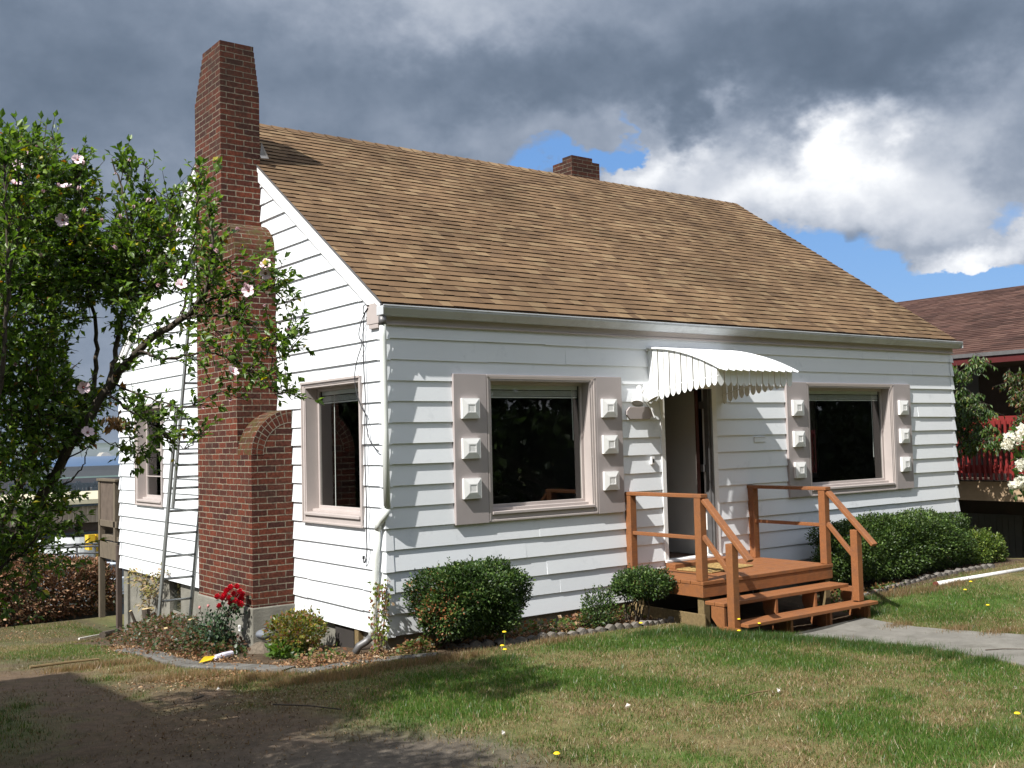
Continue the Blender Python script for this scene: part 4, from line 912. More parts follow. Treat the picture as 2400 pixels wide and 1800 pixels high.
def bush(name, label, cat, centre, rad, n, leaf, cols, probs, seed, mat=None, group=None, boxy=2.0, sprigs=14, stems=8, base=None, flat_bottom=.25, brown=None, up=.35, asp=.55, shell=.55, sub=None):
    r = np.random.default_rng(seed); c = np.array(centre, float); rad = np.array(rad, float)
    gz0 = g1(c[0], c[1]); t = thing(name, label, cat, (c[0], c[1], gz0), group)
    d = rvec(n, r); q = np.abs(d); k = (q**boxy).sum(1)**(1/boxy); d = d/k[:, None]
    lump = 1+.22*(np.sin(d@np.array([5.1, 3.3, 2.2])+seed)+np.sin(d@np.array([-3.7, 6.3, 4.1])+2*seed)*.6)*.5
    rr = np.where(r.random(n) < shell, r.uniform(.84, 1.03, n), r.uniform(.2, .9, n)**.7)
    P = c+d*rad*(rr*lump)[:, None]; P += r.normal(0, .012, P.shape)
    keep = P[:, 2] > c[2]-rad[2]*(1-flat_bottom*r.random(n)); P = P[keep]; d = d[keep]; n = len(P)
    Dr = d*.9+r.normal(0, .6, (n, 3))+np.array([0, 0, up]); Nr = d*.6+r.normal(0, .5, (n, 3))+np.array([0, 0, .6])
    cc = palette(n, r, cols, probs)
    cl_ = np.sin(P@np.array([21., 13, 9])+seed)+np.sin(P@np.array([-15., 24, 17])+2*seed)+np.sin(P@np.array([9., -11, 31])); cc = cc*(1+.16*cl_)[:, None]
    if brown is not None:
        for (bc, br_) in brown:
            w = np.exp(-(((P-np.array(bc))/br_)**2).sum(1)); mk = r.random(n) < w*.25; cc[mk] = palette(mk.sum(), r, [(.30, .12, .045), (.22, .09, .04), (.34, .17, .08)], [1, 1, 1])
    SZ = leaf*r.uniform(.6, 1.25, n)
    if sprigs:
        SP, SD, SN, SC = [], [], [], []; b = MB()
        for i in range(sprigs):
            dd = rvec(1, r)[0]; dd[2] = abs(dd[2])*1.0+.25; k = (np.abs(dd)**boxy).sum()**(1/boxy); p0 = c+dd/k*rad*.93; h = r.uniform(.05, .15); e = p0+np.array([r.normal(0, .25)*h, r.normal(0, .25)*h, h])
            b.tube([p0, e], [.003, .0015], 4)
            for j in range(10):
                tt = r.uniform(.1, 1); SP.append(p0+(e-p0)*tt); SD.append(rvec(1, r)[0]+np.array([0, 0, .5])); SN.append(rvec(1, r)[0]+np.array([0, 0, 1]))
        P = np.concatenate([P, SP]); Dr = np.concatenate([Dr, SD]); Nr = np.concatenate([Nr, SN]); SZ = np.r_[SZ, leaf*r.uniform(.7, 1.1, len(SP))]; cc = np.concatenate([cc, palette(len(SP), r, cols, probs)])
        sb_ = b
    leaf_mesh('foliage', P, Dr, Nr, SZ, cc, mat or m_leafg, t, asp=asp)
    if stems:
        b = sb_ if sprigs else MB(); b0 = np.array(base if base is not None else (c[0], c[1], gz0-.03))
        for i in range(stems):
            a = r.uniform(0, 2*math.pi); q = c+np.array([math.cos(a)*rad[0]*.75*r.random(), math.sin(a)*rad[1]*.7*r.random(), -rad[2]*r.uniform(.1, .7)])
            s0 = b0+np.array([r.normal(0, .05), r.normal(0, .04), 0]); m_ = (s0+q)/2+r.normal(0, .04, 3); b.tube([s0, m_, q], [.011, .008, .004], 6)
            for j in range(3):
                q2 = m_+(q-m_)*r.random(); e = q2+rvec(1, r)[0]*np.array([.12, .1, .1])+np.array([0, 0, .08]); b.tube([q2, e], [.004, .002], 4)
        b.build('stems', m_bark, t, smooth=True)
    return t
GREEN = [(.028, .058, .012), (.045, .082, .018), (.080, .13, .030), (.016, .034, .009), (.12, .165, .045)]; GP = [.34, .3, .16, .14, .06]
bush('boxwood_bush', 'large rounded boxwood bush with a browned left side at the house corner', 'bush', (.64, -.47, .325), (.58, .34, .34), 50000, .031, GREEN, GP, 3, boxy=2.6, base=(.35, -.4, -.12), brown=[((.12, -.68, .36), (.20, .3, .20)), ((-.02, -.5, .2), (.15, .3, .14))], sprigs=26, stems=14, group='boxwood bushes along the front wall')
bush('boxwood_bush', 'small flat-topped boxwood bush on bare crooked stems beside the porch deck', 'bush', (2.78, -.62, .28), (.33, .25, .15), 9000, .030, GREEN, GP, 5, boxy=2.6, base=(2.72, -.6, -.16), sprigs=14, stems=10, brown=[((2.72, -.85, .02), (.12, .2, .1))], group='boxwood bushes along the front wall')
bush('shrub_seedling', 'straggly upright boxwood shoots left of the small flat-topped bush', 'bush', (2.22, -.55, .05), (.21, .16, .20), 2200, .030, GREEN, GP, 6, base=(2.25, -.52, -.14), sprigs=12, stems=7)
bush('boxwood_bush', 'long dense dark green hedge bush right of the porch under the right window', 'bush', (7.55, -.55, .32), (1.56, .40, .39), 85000, .034, [(.034, .064, .013), (.052, .090, .018), (.090, .135, .028), (.018, .038, .009)], [.35, .3, .2, .15], 8, boxy=3.0, sprigs=46, stems=16, base=(7.4, -.5, -.12), group='boxwood bushes along the front wall')
bush('boxwood_bush', 'yellow-tipped small bush at the right end of the long hedge', 'bush', (9.48, -.62, .13), (.40, .30, .24), 12000, .034, [(.06, .10, .018), (.10, .15, .025), (.16, .20, .035), (.03, .06, .012)], [.3, .3, .25, .15], 9, boxy=2.6, sprigs=12, stems=5, group='boxwood bushes along the front wall')
# ---- the shrub at the far left back: browned hedge
BRN = [(.22, .115, .065), (.15, .075, .045), (.34, .21, .13), (.08, .055, .025), (.44, .30, .20), (.06, .075, .025)]
bush('dried_hedge', 'browned dry hedge behind the low retaining kerb at the back of the yard', 'hedge', (-1.3, 11.6, -.62), (2.2, .65, .62), 42000, .075, BRN, [.3, .24, .16, .12, .08, .10], 12, mat=m_dry, boxy=2.6, sprigs=60, stems=26, base=(-1.2, 11.6, -1.3), shell=.6, asp=.45)
# ---- left planting bed: ivy / dried cuttings
def scatter(name, label, cat, boxes, n, leaf, cols, probs, seed, mat=None, kind=None, asp=.7, up=.5, hgt=None):
    r = np.random.default_rng(seed); P = []
    for (cx, cy, rx, ry, h, w) in boxes:
        k = int(n*w); a = r.normal(0, .5, (k, 2)); x = cx+a[:, 0]*rx; y = cy+a[:, 1]*ry; z = gz(x, y)+h*np.abs(r.random(k))*np.clip(1.15-(a**2).sum(1)*.6, .1, 1)
        P.append(np.stack([x, y, z], 1))
    P = np.concatenate(P); k = len(P); Dr = r.normal(0, 1, (k, 3))*np.array([1, 1, .6])+np.array([0, 0, up]); Nr = r.normal(0, .6, (k, 3))+np.array([0, 0, 1.2])
    o = leaf_mesh(name, P, Dr, Nr, leaf*r.uniform(.6, 1.3, k), palette(k, r, cols, probs), mat or m_leaf, None, asp=asp)
    return tag(o, label, cat, kind=kind)
IVY = [(.045, .075, .022), (.075, .10, .03), (.03, .05, .016), (.16, .09, .05), (.11, .06, .035)]
scatter('ground_ivy', 'tangled ivy and dry brown growth in the bed left of the chimney', 'plants', [(-.85, 2.9, .45, .9, .26, .3), (-.65, 4.2, .45, 1.0, .34, .3), (-.45, 5.5, .4, 1.2, .24, .25), (-.9, 2.2, .3, .4, .14, .15)], 8000, .048, IVY, [.15, .12, .16, .32, .25], 21, mat=m_leaf, kind='stuff')
bush('yellow_shrub', 'yellow-green shrub with drying tips against the wall right of the chimney', 'shrub', (-.42, 1.15, -.06), (.27, .32, .20), 2600, .045, [(.13, .14, .025), (.20, .17, .03), (.07, .10, .02), (.22, .11, .05)], [.3, .25, .25, .2], 22, mat=m_leaf, base=(-.42, 1.15, -.3), sprigs=10, stems=7)
bush('low_weed', 'broad-leaved green weed in front of the yellow shrub', 'weed', (-.60, 1.05, -.20), (.16, .2, .07), 320, .075, [(.09, .15, .03), (.06, .11, .02)], [.5, .5], 23, mat=m_leaf, sprigs=0, stems=3)
# vine at the foot of the downspout
r = np.random.default_rng(31); vt = thing('climbing_vine', 'small reddish green vine climbing the downspout at the house corner', 'vine', (-.09, .08, -.1)); b = MB(); VP = []
for q in range(5):
    x0 = -.09+r.normal(0, .02); y0 = .02+r.uniform(-.04, .18); pts = [(x0, y0, -.13)]
    for k in range(7): pts.append((pts[-1][0]+r.normal(0, .012), pts[-1][1]+r.normal(-.006, .02), pts[-1][2]+.09))
    b.tube(pts, .004, 5); VP += pts
b.build('stem', m_bark, vt); VP = np.array(VP)[r.integers(0, len(VP), 420)]+r.normal(0, .03, (420, 3)); VP[:, 0] = np.minimum(VP[:, 0], -.05)
leaf_mesh('leaves', VP, r.normal(0, .6, (420, 3))+np.array([0, 0, -.6]), r.normal(0, .5, (420, 3))+np.array([-1, -.5, .2]), .04*r.uniform(.6, 1.3, 420), palette(420, r, [(.15, .19, .03), (.24, .10, .06), (.09, .13, .02), (.28, .20, .12)], [.35, .25, .2, .2]), m_leaf, vt, asp=.7)
# dry fern-like vine on the foundation near the ladder
vt = thing('dry_vine', 'dry yellowish vine on the concrete foundation left of the ladder', 'vine', (-.1, 6.6, -.9)); b = MB(); VP = []
for uvs in ([(352, 1465), (350, 1420), (348, 1385), (342, 1362), (325, 1345), (310, 1338)], [(350, 1400), (342, 1372), (356, 1352), (368, 1345)], [(345, 1375), (325, 1362), (306, 1361)], [(352, 1440), (345, 1415), (332, 1416)], [(350, 1390), (362, 1380), (372, 1366), (385, 1330)]):
    c = bez([onX(-.10, u, v) for u, v in uvs], 5); b.tube(c, .007, 5); VP += c
b.build('stem', m_bark, vt); VP = np.array(VP)[r.integers(0, len(VP), 420)]+r.normal(0, .05, (420, 3))*np.array([.5, 1.3, .7]); VP[:, 0] = np.minimum(VP[:, 0], -.05)
leaf_mesh('leaves', VP, r.normal(0, .5, (420, 3))+np.array([-.3, .5, -.2]), r.normal(0, .5, (420, 3))+np.array([-.6, 0, 1]), .075*r.uniform(.6, 1.3, 420), palette(420, r, [(.30, .24, .10), (.36, .26, .16), (.18, .17, .05)], [.4, .3, .3]), m_dry, vt, asp=.35)
# cut stubs
for (u, v0, v1, rr, y, lb) in ((306, 1500, 1432, .022, 6.4, 'leftmost slanting cut stub leaning at the foundation'), (341, 1480, 1427, .055, 6.0, 'thick split pale stub standing against the foundation'), (391, 1520, 1472, .05, 3.6, 'sawn round stub with a pale cut face in front of the ladder'), (448, 1505, 1452, .038, 3.4, 'forked stub between the ladder and the rose'), (508, 1480, 1446, .02, 2.7, 'thin slanting twig stub left of the red roses')):
    p0 = onY(y, u+3, v0); p1 = onY(y, u, v1)
    if 'slant' in lb: p0 = onY(y, u+24, v0)
    b = MB(); b.tube([p0, (p0+p1)/2+np.array([.01, 0, 0]), p1], [rr*1.15, rr, rr*.95], 10, cap=True)
    s_ = b.build('cut_stub', m_bark); tag(s_, lb, 'stub', 'cut stubs in the left bed')
    b = MB(); d = p1-p0; d /= np.linalg.norm(d); b.tube([p1-d*.004, p1+d*.004], rr*.9, 10); b.build('cut_face', pmat('fresh_cut_wood', (.50, .38, .20), rough=.8), s_)
# ---- roses
rs_t = thing('rose_bush', 'tall rose bush with a cluster of bright red roses beside the chimney base', 'rose bush', (-.95, 2.35, -.42)); b = MB(); RP = []
r = np.random.default_rng(41); RSC = 1.25
rose_uv = [(509+(u-470)*.62, v) for u, v in [(478, 1424), (497, 1398), (520, 1381), (545, 1378), (556, 1390), (565, 1396), (490, 1405), (515, 1405), (533, 1395), (548, 1402), (562, 1405), (520, 1417), (537, 1412), (555, 1418), (563, 1408), (470, 1402), (551, 1410), (553, 1422), (562, 1421), (520, 1380), (505, 1388), (540, 1425)]]
for i, (u, v) in enumerate(rose_uv):
    p = onY(2.12+r.uniform(-.08, .08), u, v); base_ = onY(2.2, 520+r.uniform(-25, 15), 1545); mpt = onY(2.2, 515+r.uniform(-15, 20), 1460); c = bez([base_, mpt, p-np.array([0, 0, .01])], 4)
    if i % 2 == 0: b.tube(c, .004, 5); RP += c
    q = []; fn = []
    rb = MB()
    for ring, (n_, rad, h) in enumerate(((6, .030*RSC, -.012), (5, .024*RSC, .004), (3, .014*RSC, .016))):
        for k in range(n_):
            a = 2*math.pi*k/n_+ring*.5; a2 = a+2*math.pi/n_*1.15
            def pp(an, rr_, z): return (p[0]+math.cos(an)*rr_, p[1]+math.sin(an)*rr_*.9, p[2]+z)
            rb.face([pp(a, rad*.3, h), pp(a2, rad*.3, h), pp(a2, rad, h+.028), pp((a+a2)/2, rad*1.05, h+.034), pp(a, rad, h+.026)])
    rb.build('rose_flower', pmat('red_petals', (.62, .012, .035), rough=.5, var=.25, vscale=30) if i == 0 else bpy.data.materials['red_petals'], rs_t)
for (u, v) in ((467, 1420), (487, 1422)):
    pass
b.build('canes', m_bark, rs_t); n = 1500
cen = np.array([onY(2.15, u, v) for u, v in ((515, 1450), (545, 1430), (530, 1480), (510, 1510), (540, 1515), (500, 1545), (545, 1550), (490, 1480), (530, 1540))])
RP2 = cen[r.integers(0, len(cen), n)]+r.normal(0, .05, (n, 3))*np.array([1.2, 1.2, 1.3])
leaf_mesh('leaves', RP2, r.normal(0, .7, (n, 3))+np.array([0, -.2, -.3]), r.normal(0, .5, (n, 3))+np.array([-.3, -.3, 1]), .045*r.uniform(.6, 1.3, n), palette(n, r, [(.035, .065, .03), (.055, .095, .04), (.02, .04, .02), (.11, .05, .035)], [.38, .3, .24, .08]), m_leafg, rs_t, asp=.6)
r2t = thing('rose_bush', 'sparse rose bush with two faded pink buds left of the red roses', 'rose bush', (-.75, 3.0, -.5)); b = MB(); n = 480
for (u, v) in ((468, 1425), (488, 1421), (460, 1450)):
    c = bez([onY(2.6, 475, 1530), onY(2.6, 478, 1470), onY(2.6, u, v)], 4); b.tube(c, .004, 5)
b.build('canes', m_bark, r2t)
for (u, v) in ((468, 1424), (488, 1420)):
    p = onY(2.6, u, v); b = MB(); b.tube([p-np.array([0, 0, .02]), p, p+np.array([0, 0, .018])], [.006, .018, .008], 8); b.build('rose_bud', pmat('faded_pink', (.45, .18, .17), rough=.7), r2t, smooth=True)
cen = np.array([onY(2.6, u, v) for u, v in ((465, 1460), (485, 1470), (450, 1480), (478, 1500), (495, 1455))]); LP = cen[r.integers(0, 5, n)]+r.normal(0, .06, (n, 3))
leaf_mesh('leaves', LP, r.normal(0, .7, (n, 3))+np.array([0, -.2, -.2]), r.normal(0, .5, (n, 3))+np.array([-.3, -.3, 1]), .038*r.uniform(.6, 1.3, n), palette(n, r, [(.05, .085, .04), (.07, .11, .055), (.03, .05, .025)], [.4, .3, .3]), m_leaf, r2t, asp=.55)

# ------------------------------------------------------------------ hibiscus tree in the left foreground
r = np.random.default_rng(77)
ht = thing('hibiscus_tree', 'tall rose-of-sharon tree with pale pink flowers in the left foreground', 'tree', (-4.45, -1.75, .0))
bt = MB(); bb_ = MB()
root = np.array((-4.45, -1.75, g1(-4.45, -1.75)-.05))
limbs = [
  ([(-150, 1500, 6.9), (20, 1290, 6.9), (140, 1090, 6.9), (250, 915, 6.9), (330, 815, 6.8), (430, 745, 6.7), (485, 683, 6.6), (500, 600, 6.6), (490, 500, 6.6)], .042, .006),
  ([(250, 915, 6.9), (268, 840, 7.0), (288, 740, 7.0), (305, 640, 7.0), (300, 540, 7.0), (285, 440, 7.0), (262, 372, 7.0)], .020, .004),
  ([(288, 740, 7.0), (330, 640, 7.1), (345, 520, 7.1), (342, 420, 7.1), (339, 372, 7.1)], .012, .003),
  ([(300, 600, 7.0), (312, 480, 7.0), (304, 380, 7.0)], .009, .003),
  ([(170, 1040, 7.1), (222, 900, 7.2), (225, 780, 7.2), (205, 640, 7.2), (190, 500, 7.2), (180, 372, 7.2)], .020, .004),
  ([(-100, 1420, 7.2), (40, 1150, 7.3), (110, 900, 7.4), (120, 700, 7.4), (105, 500, 7.4), (85, 350, 7.4)], .034, .005),
  ([(-120, 1450, 6.6), (-30, 1150, 6.4), (0, 900, 6.3), (20, 650, 6.3), (10, 480, 6.3), (15, 360, 6.3)], .020, .004),
  ([(20, 650, 6.3), (45, 520, 6.4), (44, 340, 6.4)], .012, .003), ([(105, 560, 7.4), (135, 450, 7.3), (128, 340, 7.3)], .010, .003),
  ([(325, 824, 6.8), (400, 840, 6.7), (490, 825, 6.7), (570, 855, 6.6), (640, 915, 6.6), (676, 920, 6.6)], .010, .003),
  ([(430, 745, 6.7), (520, 740, 6.6), (600, 770, 6.6), (660, 792, 6.6), (676, 780, 6.6)], .010, .003),
  ([(460, 712, 6.7), (540, 690, 6.6), (600, 670, 6.6), (640, 680, 6.6), (668, 712, 6.6)], .010, .003),
  ([(600, 770, 6.6), (650, 850, 6.6), (684, 818, 6.6)], .004, .002),
  ([(500, 600, 6.6), (540, 640, 6.6), (600, 650, 6.5), (622, 625, 6.5)], .007, .003),
  ([(430, 745, 6.7), (440, 640, 6.7), (460, 540, 6.7), (465, 470, 6.7), (472, 420, 6.7)], .010, .003),
  ([(345, 700, 7.0), (400, 600, 6.9), (395, 500, 6.9), (410, 440, 6.9), (425, 470, 6.9)], .009, .003),
  ([(250, 915, 6.9), (300, 960, 6.8), (350, 985, 6.8), (375, 1010, 6.8)], .010, .003),
  ([(270, 900, 6.9), (340, 930, 6.8), (420, 955, 6.8), (470, 940, 6.8)], .008, .003),
  ([(350, 985, 6.8), (400, 1030, 6.8), (440, 1050, 6.8), (462, 1020, 6.8)], .005, .002),
  ([(140, 1090, 6.9), (200, 1050, 6.9), (240, 1030, 6.9), (300, 1060, 6.9), (330, 1065, 6.9)], .006, .002),
  ([(60, 1230, 6.9), (130, 1160, 6.8), (190, 1100, 6.8), (200, 1060, 6.8)], .008, .003),
  ([(-100, 1420, 6.6), (0, 1330, 6.5), (60, 1290, 6.5), (100, 1240, 6.5)], .012, .003),
  ([(-150, 1500, 6.9), (-300, 1200, 6.9), (-380, 800, 6.9), (-400, 450, 6.9)], .030, .004), ([(-120, 1450, 6.6), (-260, 1250, 6.0), (-330, 900, 5.8), (-300, 500, 5.8)], .028, .004)]
TW = []
for k, (L, r0, r1_) in enumerate(limbs):
    P = bez([at(*p) for p in L], 6); 
    P = [p+(r.normal(0, .006, 3) if 0 < i < len(P)-1 else 0) for i, p in enumerate(P)]
    rr = np.linspace(r0, r1_, len(P)); (bt if r0 > .018 else bb_).tube(P, list(rr), 8 if r0 > .018 else 5); TW.append((P, r0))
for q in ((-150, 1500, 6.9), (-100, 1420, 7.2), (-120, 1450, 6.6)): bt.tube([root, (root+at(*q))/2+np.array([.02, .01, .1]), at(*q)], [.06, .05, .045], 8)
bt.build('trunk', m_bark, ht, smooth=True)
# twigs and leaves
LPt, LDr = [], []
gaps = [(215, 830, 62, 78), (232, 745, 28, 40), (250, 400, 22, 60), (250, 505, 18, 50), (160, 345, 20, 30), (215, 1100, 90, 55), (260, 1000, 40, 45), (390, 900, 60, 40), (380, 720, 40, 30), (300, 900, 34, 26), (430, 1090, 60, 50), (420, 400, 24, 30), (375, 400, 24, 40)]
def in_gap(p):
    u, v = pix(p)
    return any(((u-a)/c)**2+((v-b_)/d)**2 < 1 for a, b_, c, d in gaps)
def twig(p, d, Lg, nl):
    e = p+d*Lg; m_ = (p+e)/2+r.normal(0, .012, 3); bb_.tube([p, m_, e], [.0035, .0025, .0012], 4)
    for j in range(nl):
        t = (j+.6)/nl; q = p*(1-t)+e*t; dd = d*.5+rvec(1, r)[0]*.8+np.array([.1, 0, .05]); LPt.append(q); LDr.append(dd)
    for j in range(3): LPt.append(e); LDr.append(d+rvec(1, r)[0]*.7)
dens = [1.0]*len(limbs)
for (P, r0) in TW:
    n = len(P); seg = sum(np.linalg.norm(P[i+1]-P[i]) for i in range(n-1)); cnt = int(seg/.038)
    for i in range(cnt):
        t = r.uniform(.18 if r0 > .02 else .05, 1.0)*(n-1); a = int(min(t, n-2)); p = P[a]+(P[a+1]-P[a])*(t-a); d0 = P[a+1]-P[a]; d0 /= np.linalg.norm(d0)+1e-9
        d = d0*.7+rvec(1, r)[0]*.75+np.array([0, 0, .25]); d /= np.linalg.norm(d)
        if in_gap(p+d*.07): continue
        twig(p, d, r.uniform(.07, .22), r.integers(4, 9))
# bulk of the crown
bulk = [(40, 560, 6.9, .42, 150), (130, 640, 7.1, .40, 130), (60, 760, 6.9, .42, 150), (120, 900, 7.1, .34, 100), (30, 960, 6.8, .42, 150), (110, 1060, 6.9, .30, 80), (20, 1160, 6.8, .40, 120), (70, 1290, 6.8, .26, 60), (-60, 1350, 6.7, .42, 90), (-150, 700, 6.7, .6, 170), (-150, 1100, 6.7, .6, 150),
        (60, 420, 7.0, .26, 70), (150, 480, 7.2, .24, 60), (190, 600, 7.2, .26, 70), (250, 640, 7.1, .24, 60), (320, 580, 7.0, .26, 70), (330, 700, 7.0, .26, 60), (400, 640, 6.9, .26, 60), (430, 560, 6.8, .20, 34), (460, 760, 6.7, .20, 34), (340, 1000, 6.8, .17, 40), (250, 1010, 6.9, .12, 14), (180, 980, 7.0, .18, 36), (600, 690, 6.6, .14, 26), (590, 850, 6.6, .15, 26), (520, 640, 6.6, .15, 20), (640, 790, 6.6, .09, 10), (545, 780, 6.6, .15, 20), (345, 560, 7.1, .18, 30), (500, 880, 6.7, .12, 12), (30, 380, 6.9, .14, 30), (175, 410, 7.2, .09, 14)]
for (u, v, dist, R0_, cnt) in bulk:
    c = at(u, v, dist)
    for i in range(int(cnt*((2.0 if v < 1000 else 1.15) if u < 390 else .6))):
        p = c+rvec(1, r)[0]*R0_*r.random()**.4*np.array([1, 1.1, 1]); d = (p-c)/R0_*.8+rvec(1, r)[0]*.6+np.array([0, 0, .3]); d /= np.linalg.norm(d)
        if in_gap(p+d*.06) or in_gap(p): continue
        twig(p, d, r.uniform(.08, .20), r.integers(5, 10))
bb_.build('branches', m_barkd, ht)
LPt = np.array(LPt); LDr = np.array(LDr); n = len(LPt)
ok = np.array([not in_gap(p) or r.random() < .22 for p in LPt]); LPt = LPt[ok]; LDr = LDr[ok]; n = len(LPt)
HB = [(.085, .150, .028), (.125, .205, .038), (.055, .10, .020), (.18, .26, .05), (.035, .065, .016), (.38, .33, .04), (.26, .12, .04)]
leaf_mesh('leaves', LPt, LDr, r.normal(0, .5, (n, 3))+np.array([0, 0, 1.0]), .051*r.uniform(.55, 1.25, n), palette(n, r, HB, [.28, .30, .13, .19, .05, .02, .01]), m_leaf, ht, asp=.55, fold=.5)
# browned hanging cluster
cb = at(275, 985, 6.85); n = 70; q = cb+r.normal(0, .03, (n, 3))*np.array([1.6, 1, 1]); leaf_mesh('withered_leaves', q, r.normal(0, .4, (n, 3))+np.array([0, 0, -1.0]), rvec(n, r), .06*r.uniform(.7, 1.2, n), palette(n, r, [(.33, .20, .09), (.24, .13, .06), (.40, .28, .14)], [1, 1, 1]), m_dry, ht, asp=.4)
flw = [(45, 333, .5), (87, 344, .5), (98, 338, .5), (122, 327, .3), (60, 366, .8), (45, 388, 1), (182, 376, 1), (195, 388, .7), (35, 432, 1), (155, 440, 1), (138, 440, .7), (183, 448, .8), (100, 452, .8), (148, 516, 1.2), (196, 500, .9), (300, 378, .5), (268, 408, .4), (343, 474, .9), (313, 490, .6), (285, 514, .9), (240, 522, .7), (95, 603, .9), (275, 585, .9), (345, 590, .5), (558, 540, .9), (625, 622, 1.1), (622, 641, 1.0), (575, 672, .7), (583, 682, 1.1), (622, 717, .7), (675, 775, .6), (545, 872, 1.0), (498, 578, .7), (512, 592, .9), (425, 668, 1.0), (372, 670, .9), (205, 1015, 1.1), (195, 908, 1.1), (35, 855, .9), (540, 936, .6), (478, 955, .7), (20, 365, .7), (170, 352, .5), (415, 545, .8), (5, 700, .8)]
mp_ = pmat('pale_pink_petals', (.80, .62, .66), rough=.6, var=.08, vscale=20); mr_ = pmat('dark_pink_centre', (.42, .06, .12), rough=.6)
mg_ = pmat('green_calyx', (.10, .16, .04), rough=.6)
for i, (u, v, s_) in enumerate(flw):
    dist = 6.42 if u > 380 else 6.55; c = at(u, v, dist); sz = .031*s_+.004; b = MB()
    ax = rvec(1, r)[0]*.5+np.array([-.25, -.75, .35]); ax /= np.linalg.norm(ax); a1 = np.cross(ax, (0, 0, 1.)); a1 /= np.linalg.norm(a1); a2 = np.cross(ax, a1)
    closed = s_ < .95
    for k in range(5):
        an = 2*math.pi*k/5+r.normal(0, .1); w = .72
        def pt(rr_, da, h): return c+(a1*math.cos(an+da)+a2*math.sin(an+da))*rr_+ax*h
        if closed: b.face([pt(.12*sz, -w, 0), pt(.42*sz, -w, sz*.55), pt(.36*sz, -.2, sz*1.2), pt(.30*sz, .3, sz*1.15), pt(.42*sz, w, sz*.5), pt(.12*sz, w, 0)])
        else:
            b.face([pt(.1*sz, -w, 0), pt(.62*sz, -w*.95, sz*.34), pt(.5*sz, 0, sz*.20), pt(.1*sz, w, 0)]); b.face([pt(.62*sz, -w*.95, sz*.34), pt(1.02*sz, -.42, sz*.50), pt(1.08*sz, .12, sz*.44), pt(.5*sz, 0, sz*.20)])
            b.face([pt(.5*sz, 0, sz*.20), pt(1.08*sz, .12, sz*.44), pt(.92*sz, .55, sz*.38), pt(.62*sz, w*.95, sz*.28), pt(.1*sz, w, 0)])
    f_ = b.build('flower', mp_, ht)
    b = MB(); b.tube([c-ax*.012, c+ax*.004], [.004, sz*.28], 6); b.build('calyx', mg_, f_)
    if not closed: b = MB(); b.tube([c, c+ax*sz*.55], [sz*.15, sz*.06], 6); b.build('stamen', mr_, f_)
m_lit = pmat('pale_litter', (.72, .68, .62), rough=.7)
# ------------------------------------------------------------------ path, edging, kerbs
m_edge = pmat('edging_concrete', (.155, .14, .125), rough=.95, var=.3, vscale=9, bump=.7, bscale=60, spec=.15, dirt=(.085, .07, .05), dscale=6, dlo=.5, dhi=.7)
nearp = [ground(u, v)[:2] for u, v in ((1838, 1494), (1905, 1499), (1985, 1505), (2080, 1513), (2200, 1526), (2300, 1543), (2400, 1563), (2560, 1600))]
farp = [ground(u, v)[:2] for u, v in ((2020, 1452), (2090, 1464), (2170, 1475), (2250, 1481), (2330, 1487), (2400, 1492), (2560, 1505))]
b = MB(); n = 14
def lerp_path(P, t):
    t = t*(len(P)-1); i = min(int(t), len(P)-2); return P[i]+(P[i+1]-P[i])*(t-i)
rp = np.random.default_rng(2); A_ = [lerp_path(nearp, i/n)+rp.normal(0, .015, 2) for i in range(n+1)]; B_ = [lerp_path(farp, i/n)+rp.normal(0, .015, 2) for i in range(n+1)]
def g3(p, dz=.02): return (p[0], p[1], g1(p[0], p[1])+dz)
for i in range(n):
    for k in range(6):
        q = [A_[i]+(B_[i]-A_[i])*k/6, A_[i+1]+(B_[i+1]-A_[i+1])*k/6, A_[i+1]+(B_[i+1]-A_[i+1])*(k+1)/6, A_[i]+(B_[i]-A_[i])*(k+1)/6]
        b.face([g3(p) for p in q])
    for X in (A_, B_): b.face([g3(X[i]), g3(X[i+1]), g3(X[i+1], -.1), g3(X[i], -.1)])
b.face([g3(A_[0]), g3(B_[0]), g3(B_[0], -.1), g3(A_[0], -.1)])
tag(b.build('path', m_path, smooth=False), None, kind='structure')
def edging(p, q, label, seed):
    r = np.random.default_rng(seed); p = np.array(p); q = np.array(q); d = q-p; Ld = np.linalg.norm(d); d /= Ld; nrm = np.array([-d[1], d[0]])
    zc = g1(*((p+q)/2)); b = MB(); n = max(2, int(Ld/.105)); w = Ld/n
    for i in range(n):
        c0 = p+d*w*i; h0 = .040+r.uniform(-.014, .010); za, zb = g1(*(c0+d*w*.1)), g1(*(c0+d*w*.9)); K_ = 6
        tp = [(c0+d*w*(.01+.98*j/K_), za+(zb-za)*j/K_+h0*.55+h0*.75*math.sin(math.pi*j/K_)) for j in range(K_+1)]
        th = .032*(.8+.4*r.random())
        for j in range(K_):
            (a, za_), (c, zc_) = tp[j], tp[j+1]; bu0 = th+.012*math.sin(math.pi*j/K_); bu1 = th+.012*math.sin(math.pi*(j+1)/K_)
            f0 = [(*(a-nrm*bu0), za_), (*(c-nrm*bu1), zc_), (*(c-nrm*bu1), zc-.12), (*(a-nrm*bu0), zc-.12)]
            b.face(f0); b.face([(*(a-nrm*bu0), za_), (*(c-nrm*bu1), zc_), (*(c+nrm*th), zc_), (*(a+nrm*th), za_)]); b.face([(*(a+nrm*th), za_), (*(c+nrm*th), zc_), (*(c+nrm*th), zc-.12), (*(a+nrm*th), zc-.12)])
    o = b.build('edging_block', m_edge); tag(o, label, 'garden edging', 'scalloped concrete edging blocks')
EL = [ground(u, v)[:2] for u, v in ((1040, 1521), (1160, 1511), (1235, 1501), (1330, 1489), (1420, 1479), (1500, 1469), (1583, 1455))]
